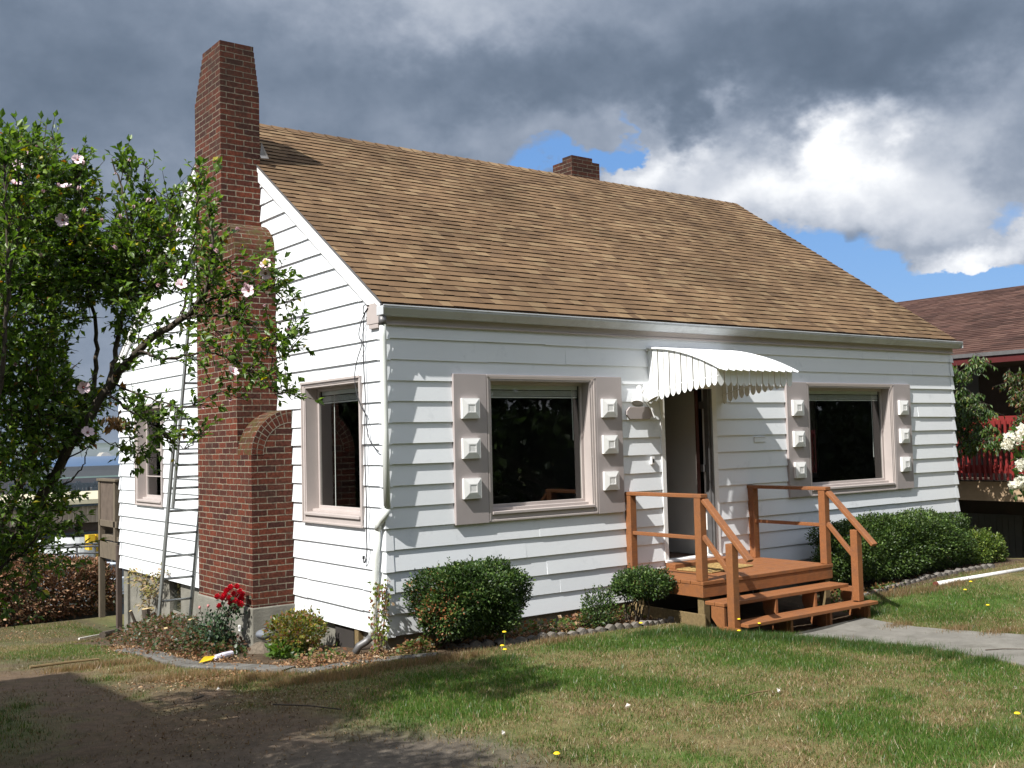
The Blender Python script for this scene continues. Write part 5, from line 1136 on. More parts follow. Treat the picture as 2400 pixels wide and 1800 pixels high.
LB = ['leftmost scalloped edging block, half sunk below the large bush', 'scalloped edging block under the right half of the large bush', 'scalloped edging block just left of the boxwood shoots', 'scalloped edging block in front of the boxwood shoots', 'scalloped edging block below the small flat-topped bush', 'right end scalloped block of the left border, nearest the porch']
for i in range(6): edging(EL[i]+(EL[i+1]-EL[i])*.02, EL[i+1]-(EL[i+1]-EL[i])*.02, LB[i], i)
ER = [ground(u, v)[:2] for u, v in ((2018, 1400), (2075, 1384), (2130, 1368), (2190, 1352), (2255, 1340), (2330, 1330))]
LB = ['first dark edging block right of the porch steps', 'dark edging block under the left part of the long hedge', 'dark edging block under the middle of the long hedge', 'dark edging block left of the yellow-tipped bush', 'last edging block in front of the yellow-tipped bush']
for i in range(5): edging(ER[i]+(ER[i+1]-ER[i])*.02, ER[i+1]-(ER[i+1]-ER[i])*.02, LB[i], 20+i)
# curved cast kerb round the left bed
kc = [ground(u, v)[:2] for u, v in ((290, 1527), (344, 1534), (400, 1551), (457, 1563), (522, 1566), (600, 1570), (720, 1574), (829, 1556), (930, 1545), (1024, 1537))]
kb = bez([(p[0], p[1], 0) for p in kc], 6); b = MB()
for i in range(len(kb)-1):
    p, q = kb[i][:2], kb[i+1][:2]; d = q-p; d /= np.linalg.norm(d); nr = np.array([-d[1], d[0]]); d2 = (kb[min(i+2, len(kb)-1)][:2]-p); d2 /= np.linalg.norm(d2)+1e-9; nr2 = np.array([-d2[1], d2[0]])
    w0 = .115 if i < 34 else .075; hp = .035 if i < 34 else .022
    za, zb = g1(*p), g1(*q)
    prof = [(-w0, -.1), (-w0, hp*.7), (-w0*.75, hp), (w0*.75, hp), (w0, hp*.8), (w0, -.1)]
    for j in range(5):
        (s0, h0), (s1, h1) = prof[j], prof[j+1]
        b.face([(*(p+nr*s0), za+h0), (*(q+nr2*s0), zb+h0), (*(q+nr2*s1), zb+h1), (*(p+nr*s1), za+h1)])
tag(b.build('garden_kerb', m_conc2), 'curved grey concrete kerb around the bed left of the chimney', 'kerb')
b = MB(); ks = [ground(u, v) for u, v in ((-260, 1490), (-100, 1475), (10, 1462), (120, 1450), (275, 1432))]
for i in range(4): p, q = ks[i], ks[i+1]; b.beam(p+np.array([0, 0, .02]), q+np.array([0, 0, .02]), .14, .26)
tag(b.build('retaining_kerb', m_conc2, bevel=.01), 'low straight concrete retaining kerb at the back of the left yard', 'kerb')
m_grav = pmat('rough_footing', (.13, .105, .078), rough=1, var=.35, vscale=30, bump=.9, bscale=70)
def rock(name, c, rad, mat, seed, label, cat, grp=None, n=10, rough=.12):
    r = np.random.default_rng(seed); vs_, fs_ = [], []
    bm = bmesh.new(); bmesh.ops.create_icosphere(bm, subdivisions=3, radius=1)
    ph = r.uniform(0, 6, 6)
    for v in bm.verts:
        d = np.array(v.co); k = 1+rough*(math.sin(3*d[0]+ph[0])+math.sin(4*d[1]+ph[1])+math.sin(3.5*d[2]+ph[2]))*.6
        v.co = Vector((c[0]+d[0]*rad[0]*k, c[1]+d[1]*rad[1]*k, c[2]+d[2]*rad[2]*k))
    me = bpy.data.meshes.new(name); bm.to_mesh(me); bm.free(); o = link(name, me, None, [mat]); me.polygons.foreach_set('use_smooth', [True]*len(me.polygons))
    return tag(o, label, cat, grp)
m_stone = pmat('grey_stone', (.13, .14, .16), rough=.7, var=.25, vscale=14, bump=.3, bscale=50)
c = onY(1.78, 627, 1487); rock('rounded_stone', c, (.115, .09, .065), m_stone, 1, 'rounded blue-grey stone resting on the chimney footing', 'stone')
c = onY(1.75, 612, 1530); rock('rubble_footing', (c[0]+.02, c[1]+.05, c[2]-.09), (.17, .22, .15), m_grav, 2, 'rough pebbly lump of concrete in front of the chimney base', 'concrete lump', rough=.2)
c = onY(.1, 948, 1497); b = MB(); b.tube([np.array(ground(948, 1512))+np.array([-.06, -.12, .07]), np.array(ground(948, 1512))+np.array([.10, .30, .10])], .055, 14)
lg = tag(b.build('cut_log', m_bark), 'short cut log with a pale sawn face below the house corner', 'log')
p = np.array(ground(948, 1512))+np.array([-.06, -.12, .07]); d = np.array([.16, .42, .03]); d /= np.linalg.norm(d); b = MB(); b.tube([p-d*.004, p+d*.002], .047, 14); b.build('cut_face', bpy.data.materials['fresh_cut_wood'], lg)
b = MB(); b.tube([ground(835, 1524)+np.array([0, 0, .03]), ground(905, 1519)+np.array([0, 0, .03])], .038, 10); tag(b.build('dark_log', m_barkd, smooth=True), 'thin dark weathered log lying below the downspout', 'log')
b = MB(); c = ground(880, 1512); b.box(c[0]-.11, c[0]+.10, c[1]+.02, c[1]+.13, c[2]-.02, c[2]+.085); tag(b.build('loose_brick', m_brick, bevel=.008), 'loose red brick lying under the downspout outlet', 'brick')
b = MB(); p, q = ground(2195, 1374), ground(2440, 1333); b.tube([p+np.array([0, 0, .03]), q+np.array([0, 0, .03])], .030, 12)
wp = tag(b.build('white_pipe', pmat('scuffed_white_pipe', (.70, .68, .66), rough=.5, var=.12, vscale=30, dirt=(.40, .36, .32), dscale=9), smooth=True), 'long scuffed white pipe lying on the grass at the right', 'pipe')
b = MB(); d = (q-p)/np.linalg.norm(q-p); b.tube([p+np.array([0, 0, .03])-d*.035, p+np.array([0, 0, .03])+d*.004], .031, 12); b.build('end_cap', pmat('rusty_end', (.14, .04, .025), rough=.9), wp)
c = ground(524, 1548); b = MB(); b.tube([c+np.array([-.10, -.03, .045]), c+np.array([0, 0, .05]), c+np.array([.11, .05, .05])], [.028, .032, .028], 10)
np_ = tag(b.build('rolled_newspaper', pmat('newsprint', (.60, .58, .68), rough=.7, var=.15, vscale=30)), 'rolled pale newspaper lying on the kerb near the roses', 'newspaper')
c = ground(486, 1560); b = MB(); a0 = ground(466, 1567); a1 = ground(506, 1553)
b.face([a0+np.array([0, 0, .055]), (a0+a1)/2+np.array([.02, -.05, .06]), a1+np.array([0, 0, .07]), (a0+a1)/2+np.array([-.02, .04, .085])]); b.face([a0+np.array([0, 0, .05]), (a0+a1)/2+np.array([.02, -.05, .05]), a1+np.array([0, 0, .05])])
tag(b.build('yellow_wrapper', pmat('yellow_plastic', (.72, .50, .02), rough=.4)), 'bright yellow plastic wrapper on the kerb beside the newspaper', 'wrapper')
# small litter in the lawn: things one can point to
for (u, v, w, lb) in ((1825, 1627, .07, 'white paper scrap on the dry lawn right of centre'), (1180, 1728, .05, 'pinkish scrap near the gravel at the bottom centre'), (2420-40, 1620, .03, 'tiny white scrap at the right of the lawn'), (512, 1623, .035, 'small white chip on the bare earth'), (1472, 1663, .05, 'white stick-like scrap in the lawn centre')):
    c = ground(u, v); w *= .55; b = MB(); a = rp.uniform(0, 3); dx, dy = math.cos(a)*w, math.sin(a)*w
    b.face([(c[0]-dx, c[1]-dy, c[2]+.025), (c[0]+dy*.35, c[1]-dx*.35, c[2]+.03), (c[0]+dx, c[1]+dy, c[2]+.028), (c[0]-dy*.35, c[1]+dx*.35, c[2]+.045)]); b.face([(c[0]-dx, c[1]-dy, c[2]+.02), (c[0]+dy*.35, c[1]-dx*.35, c[2]+.02), (c[0]+dx, c[1]+dy, c[2]+.02)])
    tag(b.build('litter_scrap', m_lit), lb, 'litter')
# dandelions
m_yel = pmat('dandelion_yellow', (.80, .55, .01), rough=.6, var=.1); m_stem = pmat('green_stem', (.09, .15, .04), rough=.6)
for (u, v, vg, lb) in ((1182, 1481, 1530, 'topmost of three yellow dandelions below the large bush'), (1177, 1513, 1542, 'middle of three yellow dandelions below the large bush'), (1183, 1522, 1545, 'lowest of three yellow dandelions below the large bush'), (1502, 1460, 1474, 'yellow dandelion at the edging left of the porch'),
    (1731, 1451, 1487, 'upper yellow dandelion at the foot of the left stair post'), (1732, 1478, 1492, 'lower yellow dandelion at the foot of the left stair post'), (1779, 1461, 1490, 'yellow dandelion in front of the bottom tread'), (2275, 1363, 1380, 'yellow dandelion beside the white pipe'), (2262, 1382, 1392, 'yellow dandelion just below the white pipe'), (2315, 1418, 1430, 'yellow dandelion in the right lawn above the path'), (2384, 1672, 1684, 'yellow dandelion at the far right of the front lawn'), (1305, 1766, 1775, 'yellow flower at the bottom centre of the lawn')):
    g_ = ground(u, vg); dist = (g_-CP)@F_; p = at(u, v, dist); dt = thing('dandelion', lb, 'flower', tuple(g_), 'yellow dandelions in the lawn')
    b = MB(); b.tube([g_, (g_+p)/2+np.array([.006, 0, 0]), p], .0025, 5); b.build('stem', m_stem, dt)
    b = MB(); b.tube([p-np.array([0, 0, .006]), p, p+np.array([0, 0, .008])], [.008, .021, .014], 12); b.build('flower_head', m_yel, dt)

# ------------------------------------------------------------------ grass blades over the lawn
r = np.random.default_rng(101)
pathpoly = [tuple(p) for p in nearp]+[tuple(p) for p in farp[::-1]]
def inpoly(x, y, poly):
    c = np.zeros(len(x), bool); n = len(poly)
    for i in range(n):
        x0, y0 = poly[i]; x1, y1 = poly[(i+1) % n]; k = ((y0 > y) != (y1 > y)) & (x < (x1-x0)*(y-y0)/((y1-y0)+1e-12)+x0); c ^= k
    return c
def blades(n, xr, yr, seed):
    r = np.random.default_rng(seed); x = r.uniform(*xr, n); y = r.uniform(*yr, n)
    k = ~inpoly(x, y, pathpoly) & ~((x > -.1) & (y > 0)) & ~((x > .1) & (x < 3.3) & (y > -.86+.05*(x < 2)) & (y < 9)) & ~((x > 3.1) & (x < 5.4) & (y > -1.68)) & ~((x > 5.2) & (y > -1.02)) & ~((x > -1.25) & (y > -.15) & (y < 7.2)) & ~((x > -.1) & (y > -.5))
    x, y = x[k], y[k]; d = dirt(x, y); g = green(x, y); gr = gravel(x, y)
    keep = r.random(len(x)) < (1-d*.93*(1-np.clip(g, 0, 1)*.5))*(1-gr*.85)*(.5+.5*np.clip(g, 0, 1)); x, y, g, d = x[keep], y[keep], g[keep], d[keep]; n = len(x)
    z = gz(x, y)-.006; a = r.uniform(0, 2*np.pi, n); isg = r.random(n) < np.clip(g*.95-.08, .04, .88)
    L = np.where(isg, r.uniform(.016, .042, n), r.uniform(.018, .045, n))*(.75+.5*np.clip(g, 0, 1)); lean = r.uniform(.1, 1.0, n)*np.where(isg, .7, 1.25); w = r.uniform(.0022, .0042, n)
    b_ = r.uniform(0, 2*np.pi, n); lx, ly = np.cos(b_)*L*lean, np.sin(b_)*L*lean
    P0 = np.stack([x-np.cos(a)*w, y-np.sin(a)*w, z], 1); P1_ = np.stack([x+np.cos(a)*w, y+np.sin(a)*w, z], 1); P2 = np.stack([x+lx, y+ly, z+L*np.sqrt(np.clip(1.15-lean**2*.6, .12, 1))], 1)
    gc = np.array([(.070, .135, .022), (.10, .17, .030), (.048, .095, .017), (.16, .20, .05)])[r.choice(4, n, p=[.36, .26, .28, .10])]; sc = np.array([(.31, .23, .12), (.23, .16, .08), (.42, .34, .20), (.16, .11, .058)])[r.choice(4, n, p=[.34, .32, .14, .20])]
    c = np.where(isg[:, None], gc, sc)*r.uniform(.8, 1.2, (n, 1)); c = c*(1-d[:, None]*.5)
    return np.stack([P0, P1_, P2], 1).reshape(-1, 3), np.repeat(c, 3, 0)
V1, C1 = blades(620000, (-3.9, 6.2), (-6.8, 1.2), 1); V2, C2 = blades(170000, (5.0, 11.8), (-5.5, -.6), 2); V3, C3 = blades(210000, (-4.0, .2), (1.0, 10.8), 3)
Vg = np.concatenate([V1, V2, V3]); Cg = np.concatenate([C1, C2, C3])
o = fast_mesh('grass', Vg, np.arange(len(Vg)).reshape(-1, 3), Cg, m_leaf); tag(o, 'patchy green and straw-dry lawn grass', 'grass', kind='stuff')
# taller weeds: beside the steps and path, in beds
def tufts(name, label, pts, n, seed, hgt, green_p, kind='stuff'):
    r = np.random.default_rng(seed); x, y, s = [], [], []
    for (u, v, w) in pts:
        c = ground(u, v); k = int(n*w); x.append(c[0]+r.normal(0, .10, k)*1.6*w**.3); y.append(c[1]+r.normal(0, .07, k)*w**.3)
    x = np.concatenate(x); y = np.concatenate(y); n = len(x); z = gz(x, y)-.005; a = r.uniform(0, 6.28, n); b_ = r.uniform(0, 6.28, n); L = hgt*r.uniform(.4, 1.25, n); ln = r.uniform(.1, .7, n); w = r.uniform(.002, .004, n)
    V = np.stack([np.stack([x-np.cos(a)*w, y-np.sin(a)*w, z], 1), np.stack([x+np.cos(a)*w, y+np.sin(a)*w, z], 1), np.stack([x+np.cos(b_)*L*ln, y+np.sin(b_)*L*ln, z+L], 1)], 1).reshape(-1, 3)
    g = r.random(n) < green_p; c = np.where(g[:, None], np.array([.055, .105, .022]), np.array([.24, .165, .085]))*r.uniform(.7, 1.3, (n, 1))
    return tag(fast_mesh(name, V, np.arange(len(V)).reshape(-1, 3), np.repeat(c, 3, 0), m_leaf), label, 'grass', kind=kind)
tufts('long_grass', 'longer dark green grass along the steps and path edge', [(1650, 1488, 1), (1700, 1493, 1), (1760, 1496, 1), (1820, 1498, 1), (1880, 1504, .8), (1940, 1508, .9), (2010, 1516, 1), (2080, 1524, 1), (2150, 1530, 1), (2220, 1542, .8), (2300, 1556, .6), (1600, 1483, .6), (2035, 1410, .8), (2050, 1440, .6), (1180, 1550, .4), (1520, 1490, .5)], 1500, 5, .075, .93)
tufts('dry_tufts', 'tufts of straw-dry grass along the borders', [(260, 1560, 1), (180, 1570, .8), (340, 1570, .8), (420, 1590, .8), (480, 1590, .7), (560, 1600, .9), (620, 1590, 1), (700, 1600, 1), (760, 1590, 1), (820, 1590, .9), (880, 1570, .8), (960, 1560, .7), (1020, 1550, .6), (1100, 1540, .6), (1300, 1505, .5), (2060, 1400, .6), (2120, 1390, .7), (2180, 1385, .7), (2240, 1370, .6), (2110, 1470, .5), (2250, 1478, .6), (2340, 1486, .6)], 1100, 6, .07, .1)
LIT = [(.24, .13, .065), (.33, .21, .12), (.16, .085, .045), (.40, .30, .20), (.10, .06, .035)]
scatter('leaf_litter', 'brown fallen leaves under the bushes and along the kerb', 'leaf litter', [(-1.2, 1.8, .35, 1.2, .05, .16), (-1.3, 3.4, .3, 1.2, .05, .12), (-.7, .3, .5, .35, .04, .14), (-.3, -.2, .5, .3, .05, .10), (1.0, -.45, .9, .2, .03, .12), (2.4, -.5, .7, .2, .03, .12), (-1.6, .3, .6, .5, .02, .10), (7.5, -.8, 1.6, .15, .02, .07), (-1.5, 9.5, 1.6, 1.0, .02, .10)], 9500, .030, LIT, [.3, .22, .22, .1, .16], 33, mat=m_dry, kind='stuff', asp=.6, up=.1)
scatter('ground_debris', 'small brown twigs, bark and leaf bits on the bare earth', 'debris', [(-1.9, .2, .9, .7, .012, .3), (-1.6, -1.2, 1.0, .9, .012, .3), (-2.6, -2.2, .9, 1.2, .012, .2), (.5, -3, 1.6, 1.4, .012, .12), (3, -3.6, 2, 1, .012, .08)], 5200, .026, [(.16, .10, .055), (.26, .18, .10), (.08, .05, .03), (.42, .34, .24)], [.35, .25, .3, .1], 35, mat=m_dry, kind='stuff', asp=.35, up=.05)
for i, (ua, va, ub, vb, rr, lb) in enumerate(((70, 1573, 232, 1553, .016, 'long pale stick lying on the grass at the far left'), (185, 1503, 240, 1492, .014, 'white painted board scrap beside the left bed'), (240, 1500, 282, 1488, .05, 'grey weathered log at the house back corner'), (455, 1648, 478, 1640, .010, 'short dark twig on the bare earth'), (640, 1660, 800, 1672, .006, 'thin bent twig in the shaded earth'), (1800, 1628, 1745, 1640, .006, 'thin pale twig beside the white paper scrap'), (2310, 1530, 2400, 1528, .005, 'thin dark vine across the concrete path'))):
    p, q = ground(ua, va)+np.array([0, 0, rr+.022]), ground(ub, vb)+np.array([0, 0, rr+.022]); mid_ = (p+q)/2+np.array([.03, .02, 0])*(rr < .02)
    b = MB(); b.tube([p, mid_, q], [rr, rr*.9, rr*.7], 7); tag(b.build('weathered_log' if rr > .04 else 'stick', m_lit if 'white painted' in lb else (m_pt if 'pale' in lb else m_bark)), lb, 'log' if rr > .04 else 'stick')
scatter('bed_weeds', 'small green and reddish weeds in the bed along the front wall', 'weeds', [(.15, -.3, .25, .2, .12, .14), (1.3, -.35, .6, .15, .12, .22), (2.0, -.45, .5, .15, .14, .24), (2.75, -.3, .3, .12, .14, .12), (-.55, .35, .25, .3, .12, .1), (5.75, -.85, .3, .15, .12, .14), (6.6, -.95, .5, .1, .08, .10)], 1900, .045, [(.07, .12, .025), (.12, .16, .04), (.22, .10, .05), (.30, .19, .09)], [.35, .2, .2, .25], 34, kind='stuff')

# ------------------------------------------------------------------ neighbour's house on the right
m_stucco = pmat('tan_stucco', (.40, .285, .18), rough=.95, var=.14, vscale=5, bump=.5, bscale=30); m_dkstucco = pmat('brown_stucco', (.085, .062, .045), rough=.95, var=.15, vscale=5, bump=.4, bscale=30)
m_redp = pmat('dark_red_paint', (.20, .022, .020), rough=.5, var=.15, vscale=8); m_redd = pmat('oxblood_fascia', (.085, .014, .014), rough=.5, var=.1)
m_gdoor = pmat('grey_garage_door', (.16, .16, .155), rough=.6, var=.1, vscale=4)
nh = thing('neighbour_house', 'brown-roofed neighbouring house with a red balcony rail over a garage, far right', 'house', (16, 0, -.7))
NX = 14.2
MB().box(NX, 24, -1.6, 14, .60, 3.35).build('upper_wall', m_dkstucco, nh)
MB().box(NX+.25, 24, -1.6, 14, -1.2, .598).build('lower_wall', m_dkstucco, nh)
MB().box(12.5, NX, -1.6, 14, .62, .95).build('balcony_band', m_stucco, nh); MB().box(12.5, NX+.2, -1.6, 14, .951, .965).build('balcony_floor', m_dkstucco, nh)
RBR = [(.085, .045, .035), (.068, .036, .029), (.10, .056, .044), (.055, .03, .024), (.09, .05, .038)]
rl = math.hypot(5.3, 1.78); shingles('roof', nh, np.array([12.1, -2.0, 3.16]), (0, 1, 0), (5.3/rl, 0, 1.78/rl), 16.6, rl, .14, RBR, thick=.008, tab=(.15, .35), seed=31, edge=(.03, .015, .012))
MB().prism([(12.1, 3.14), (17.4, 4.92), (22.7, 3.14), (22.7, 3.04), (17.4, 4.80), (12.1, 3.04)], 1, -2.0, 14.6).build('roof_deck', m_redd, nh)
MB().box(12.06, 12.1, -2.0, 14.6, 2.98, 3.15).build('fascia', m_redd, nh); MB().box(12.03, 12.06, -2.0, 14.6, 3.10, 3.165).build('gutter', m_galv, nh)
MB().box(12.1, NX, -1.9, 14.5, 3.02, 3.05).build('soffit', m_dkstucco, nh)
d_ = MB().box(NX-.04, NX-.002, 1.92, 2.90, .97, 3.0).build('door', m_gdoor, nh); 
b = MB(); 
for z in (1.25, 1.75, 2.25, 2.65): b.box(NX-.052, NX-.041, 2.06, 2.78, z, z+.32 if z < 2.6 else z+.22)
b.build('panel', m_gdoor, d_)
gd = MB().box(NX+.20, NX+.248, 1.33, 4.4, -1.2, .235).build('garage_door', m_gdoor, nh)
b = MB()
for i in range(26): b.box(NX+.19, NX+.199, 1.35+i*.118, 1.35+i*.118+.10, -1.2, .22)
b.build('plank_panel', m_gdoor, gd)
rl_ = MB().box(12.44, 12.49, -1.5, 13, 1.10, 1.24).build('bottom_rail', m_redp, nh)
for (ya, yb, zt) in ((-1.5, -.35, 1.93), (-.35, 1.05, 2.08), (1.05, 13, 1.93)): MB().box(12.43, 12.49, ya, yb, zt-.14, zt).build('top_rail', m_redp, nh)
y = -1.5; k = 0
while y < 6.2 and k < 95: MB().box(12.40, 12.438, y, y+.042, .985, 2.0 if -.35 < y < 1.05 else 1.86).build('baluster', m_redp, nh); y += .098; k += 1
bp_ = MB().box(12.9, 13.1, .35, 1.05, .97, 1.22).build('cushion', m_lit); tag(bp_, 'white bag lying behind the red balcony rail of the neighbouring house', 'bag')
# ---- cherry branches between the houses
def droop_tree(name, label, base, clusters, n, seed, leaf, cols, probs, trunk_r=.07):
    r = np.random.default_rng(seed); t = thing(name, label, 'tree', tuple(base)); b = MB(); base = np.array(base, float); P, Dd = [], []
    hub = np.mean([c[0] for c in clusters], 0)*.35+base*.65+np.array([0, 0, .9]); b.tube([base, (base+hub)/2+np.array([.05, .03, 0]), hub], [trunk_r, trunk_r*.8, trunk_r*.6], 8)
    for c, R in clusters:
        c = np.array(c); b.tube([hub, (hub+c)/2+np.array([0, 0, .22]), c], [trunk_r*.4, .014, .006], 6)
        for i in range(int(n*R*R*6)):
            q = c+rvec(1, r)[0]*R*r.random()**.5*np.array([1, 1, .8]); e = q+np.array([r.normal(0, .10), r.normal(0, .10), -r.uniform(.03, .14)]); b.tube([q, e], [.004, .002], 4)
            for j in range(8): tt = r.random(); P.append(q+(e-q)*tt); Dd.append(np.array([r.normal(0, .55), r.normal(0, .55), -.75]))
    b.build('trunk', m_barkd, t); P = np.array(P); Dd = np.array(Dd); k = len(P)
    leaf_mesh('leaves', P, Dd, r.normal(0, .5, (k, 3))+np.array([-.5, -.5, .8]), leaf*r.uniform(.7, 1.25, k), palette(k, r, cols, probs), m_leaf, t, asp=.34, fold=.5)
    return t
def cl(u, v, x, R): return (onX(x, u, v), R)
CH = [(.05, .10, .02), (.085, .15, .03), (.03, .06, .015), (.17, .20, .045)]
droop_tree('cherry_tree', 'small cherry tree with long drooping leaves behind the right house corner', (11.7, 1.9, -.75), [cl(2245, 870, 11.3, .24), cl(2290, 845, 11.2, .18), cl(2255, 930, 11.3, .30), cl(2290, 960, 11.2, .28), cl(2250, 1000, 11.3, .30), cl(2300, 1010, 11.2, .26), cl(2330, 1035, 11.0, .16), cl(2362, 1022, 10.9, .12), cl(2270, 1040, 11.2, .20), cl(2230, 960, 11.5, .3)], 130, 51, .085, CH, [.35, .3, .2, .15])
droop_tree('cherry_tree', 'cherry tree with russet-tinged leaves at the right edge of the picture', (12.0, -.9, -.4), [cl(2385, 880, 11.3, .22), cl(2405, 930, 11.3, .26), cl(2400, 985, 11.2, .20), cl(2372, 905, 11.3, .12), cl(2440, 900, 11.3, .4)], 100, 52, .075, [(.06, .10, .02), (.10, .14, .03), (.20, .09, .04), (.035, .06, .015)], [.35, .3, .15, .2])
# ---- hydrangea at the right edge
r = np.random.default_rng(61); hy = thing('hydrangea_shrub', 'white hydrangea flower heads reaching in at the right edge', 'shrub', tuple(ground(2560, 1440))); b = MB(); hb = ground(2560, 1440)
heads = [(2374, 1028, .075), (2360, 1042, .04), (2402, 1008, .06), (2398, 1088, .06), (2396, 1130, .07), (2378, 1136, .04), (2440, 1060, .1), (2430, 1150, .1), (2470, 1000, .1)]
m_hyd = pmat('white_florets', (.78, .76, .70), rough=.7, var=.12, vscale=60)
for i, (u, v, R) in enumerate(heads):
    c = at(u, v, 9.6); b.tube([hb, (hb+c)/2+np.array([.1, 0, .2]), c], [.012, .008, .004], 5); n = 150
    q = c+rvec(n, r)*R*np.array([1, 1, .8])*r.uniform(.75, 1, (n, 1)); 
    leaf_mesh('flower_head', q, rvec(n, r), (q-c)/R+r.normal(0, .3, (n, 3)), .030*r.uniform(.7, 1.2, n), np.repeat(np.array([[.80, .78, .70]]), n, 0)*r.uniform(.85, 1.05, (n, 1)), m_petal, hy, asp=.9, fold=.1)
b.build('stems', m_bark, hy); cen = np.array([at(u, v, 9.7) for u, v in ((2400, 1105), (2410, 1050), (2385, 1070), (2420, 1140), (2440, 1100), (2450, 1180), (2470, 1060), (2500, 1150))]); n = 420
q = cen[r.integers(0, len(cen), n)]+r.normal(0, .09, (n, 3)); q = q[pix(q)[:, 0] > 2372]; n = len(q)
leaf_mesh('leaves', q, r.normal(0, .7, (n, 3)), r.normal(0, .4, (n, 3))+np.array([0, 0, 1]), .085*r.uniform(.7, 1.2, n), palette(n, r, [(.07, .13, .03), (.11, .18, .04), (.04, .08, .02)], [.4, .3, .3]), m_leaf, hy, asp=.6)
# ------------------------------------------------------------------ neighbour's house to the left, out of the picture (casts the sharp lawn shadow)
m_lside = pmat('blue_grey_siding', (.40, .42, .43), rough=.6, var=.08)
ln = thing('gabled_house', 'grey house with a steep gable roof standing left of the yard', 'house', (-9.6, -8, 0))
def LH(ridge_x, ridge_z, y0, y1, half, drop):
    MB().box(ridge_x-half+.3, ridge_x+half-.3, y0+.2, y1-.2, -1.0, ridge_z-drop+.1).build('wall', m_lside, ln)
    MB().prism([(ridge_x-half+.3, ridge_z-drop+.1), (ridge_x+half-.3, ridge_z-drop+.1), (ridge_x, ridge_z-.15)], 1, y0+.2, y1-.2).build('gable', m_lside, ln)
    MB().prism([(ridge_x-half, ridge_z-drop), (ridge_x, ridge_z), (ridge_x+half, ridge_z-drop), (ridge_x+half, ridge_z-drop-.12), (ridge_x, ridge_z-.14), (ridge_x-half, ridge_z-drop-.12)], 1, y0, y1).build('roof', bpy.data.materials['brown_stucco'], ln)
G1_ = ground(173, 1576); t_ = G1_[0]+9.5
LH(-9.5, G1_[2]+1.145*t_, -13.0, G1_[1]-.26*t_, 2.35, 2.9)
for z in (1.0, 3.4):
    for y in (-3.4, -6.2, -9.4): w_ = MB().box(-7.46, -7.43, y, y+1.0, z, z+1.2).build('window', m_trimw, ln); MB().box(-7.428, -7.42, y+.08, y+.92, z+.08, z+1.12).build('pane', m_black, w_)
# ---- far side of the street: trees that show dark in the window panes
def far_tree(name, label, x, y, h, R, seed, cols, n=9000, leaf=.42, cat='tree'):
    r = np.random.default_rng(seed); z0 = g1(min(max(x, -7), 12), max(y, -9)); t = thing(name, label, cat, (x, y, z0)); b = MB(); b.tube([(x, y, z0-.2), (x+.1, y, z0+h*.4), (x, y, z0+h*.85)], [h*.03, h*.02, h*.008], 8); P = []
    for i in range(16):
        a = r.uniform(0, 6.28); zz = z0+h*r.uniform(.3, .9); e = np.array([x+math.cos(a)*R*.6, y+math.sin(a)*R*.6, zz+h*.06]); b.tube([(x, y, zz-h*.08), e], [h*.009, h*.003], 5); P.append(e)
    b.build('trunk', m_bark, t); P += [np.array([x, y, z0+h*q]) for q in (.45, .6, .75, .88)]; P = np.array(P); q = P[r.integers(0, len(P), n)]+rvec(n, r)*(R*.5*r.random((n, 1))**.5)
    leaf_mesh('crown', q, rvec(n, r), rvec(n, r)+np.array([0, 0, .8]), leaf*r.uniform(.6, 1.3, n), palette(n, r, cols, [1]*len(cols)), m_leaf, t, asp=.7); return t
DG = [(.035, .06, .018), (.05, .085, .022), (.025, .045, .014)]
for i, (x, y, h, R) in enumerate(((-4, -21, 9, 4.2), (4, -22, 10, 4.6), (11.5, -21, 9.5, 4.4), (19, -20, 10, 4.8), (27, -19, 9, 4.5), (36, -18, 10, 5), (-12, -19, 9, 4), (46, -16, 11, 6))):
    far_tree('street_tree', ['broad dark tree across the street behind the viewer', 'tall dark tree across the street opposite the porch', 'round dark tree across the street right of the porch', 'wide tree across the street toward the neighbour', 'leafy tree across the street beyond the garage', 'dense tree far down the street', 'dark tree behind the grey gabled house', 'tallest tree at the far end of the street'][i], x, y, h, R, 200+i, DG)
b = MB(); 
r = np.random.default_rng(9); n = 42000; hxx = r.uniform(-14, 50, n); hz_ = r.random(n)**.7*2.6; hyy = -16+r.normal(0, .5, n)
hd = leaf_mesh('street_hedge', np.stack([hxx, hyy, hz_], 1), rvec(n, r), rvec(n, r), .32*r.uniform(.6, 1.3, n), palette(n, r, DG, [1, 1, 1]), m_leaf, None, asp=.7); tag(hd, 'long dark hedge along the far side of the street', 'hedge', kind='stuff')
for i, (x, y, h, R) in enumerate(((-10.5, 21, 10, 4.2), (-14, 30, 12, 5), (-8.5, 31, 11, 5))): far_tree('yard_tree', ['dark tree in the yard beyond the grey house', 'second dark tree further down the slope on the left', 'far dark tree at the bottom of the left slope'][i], x, y, h, R, 300+i, DG)

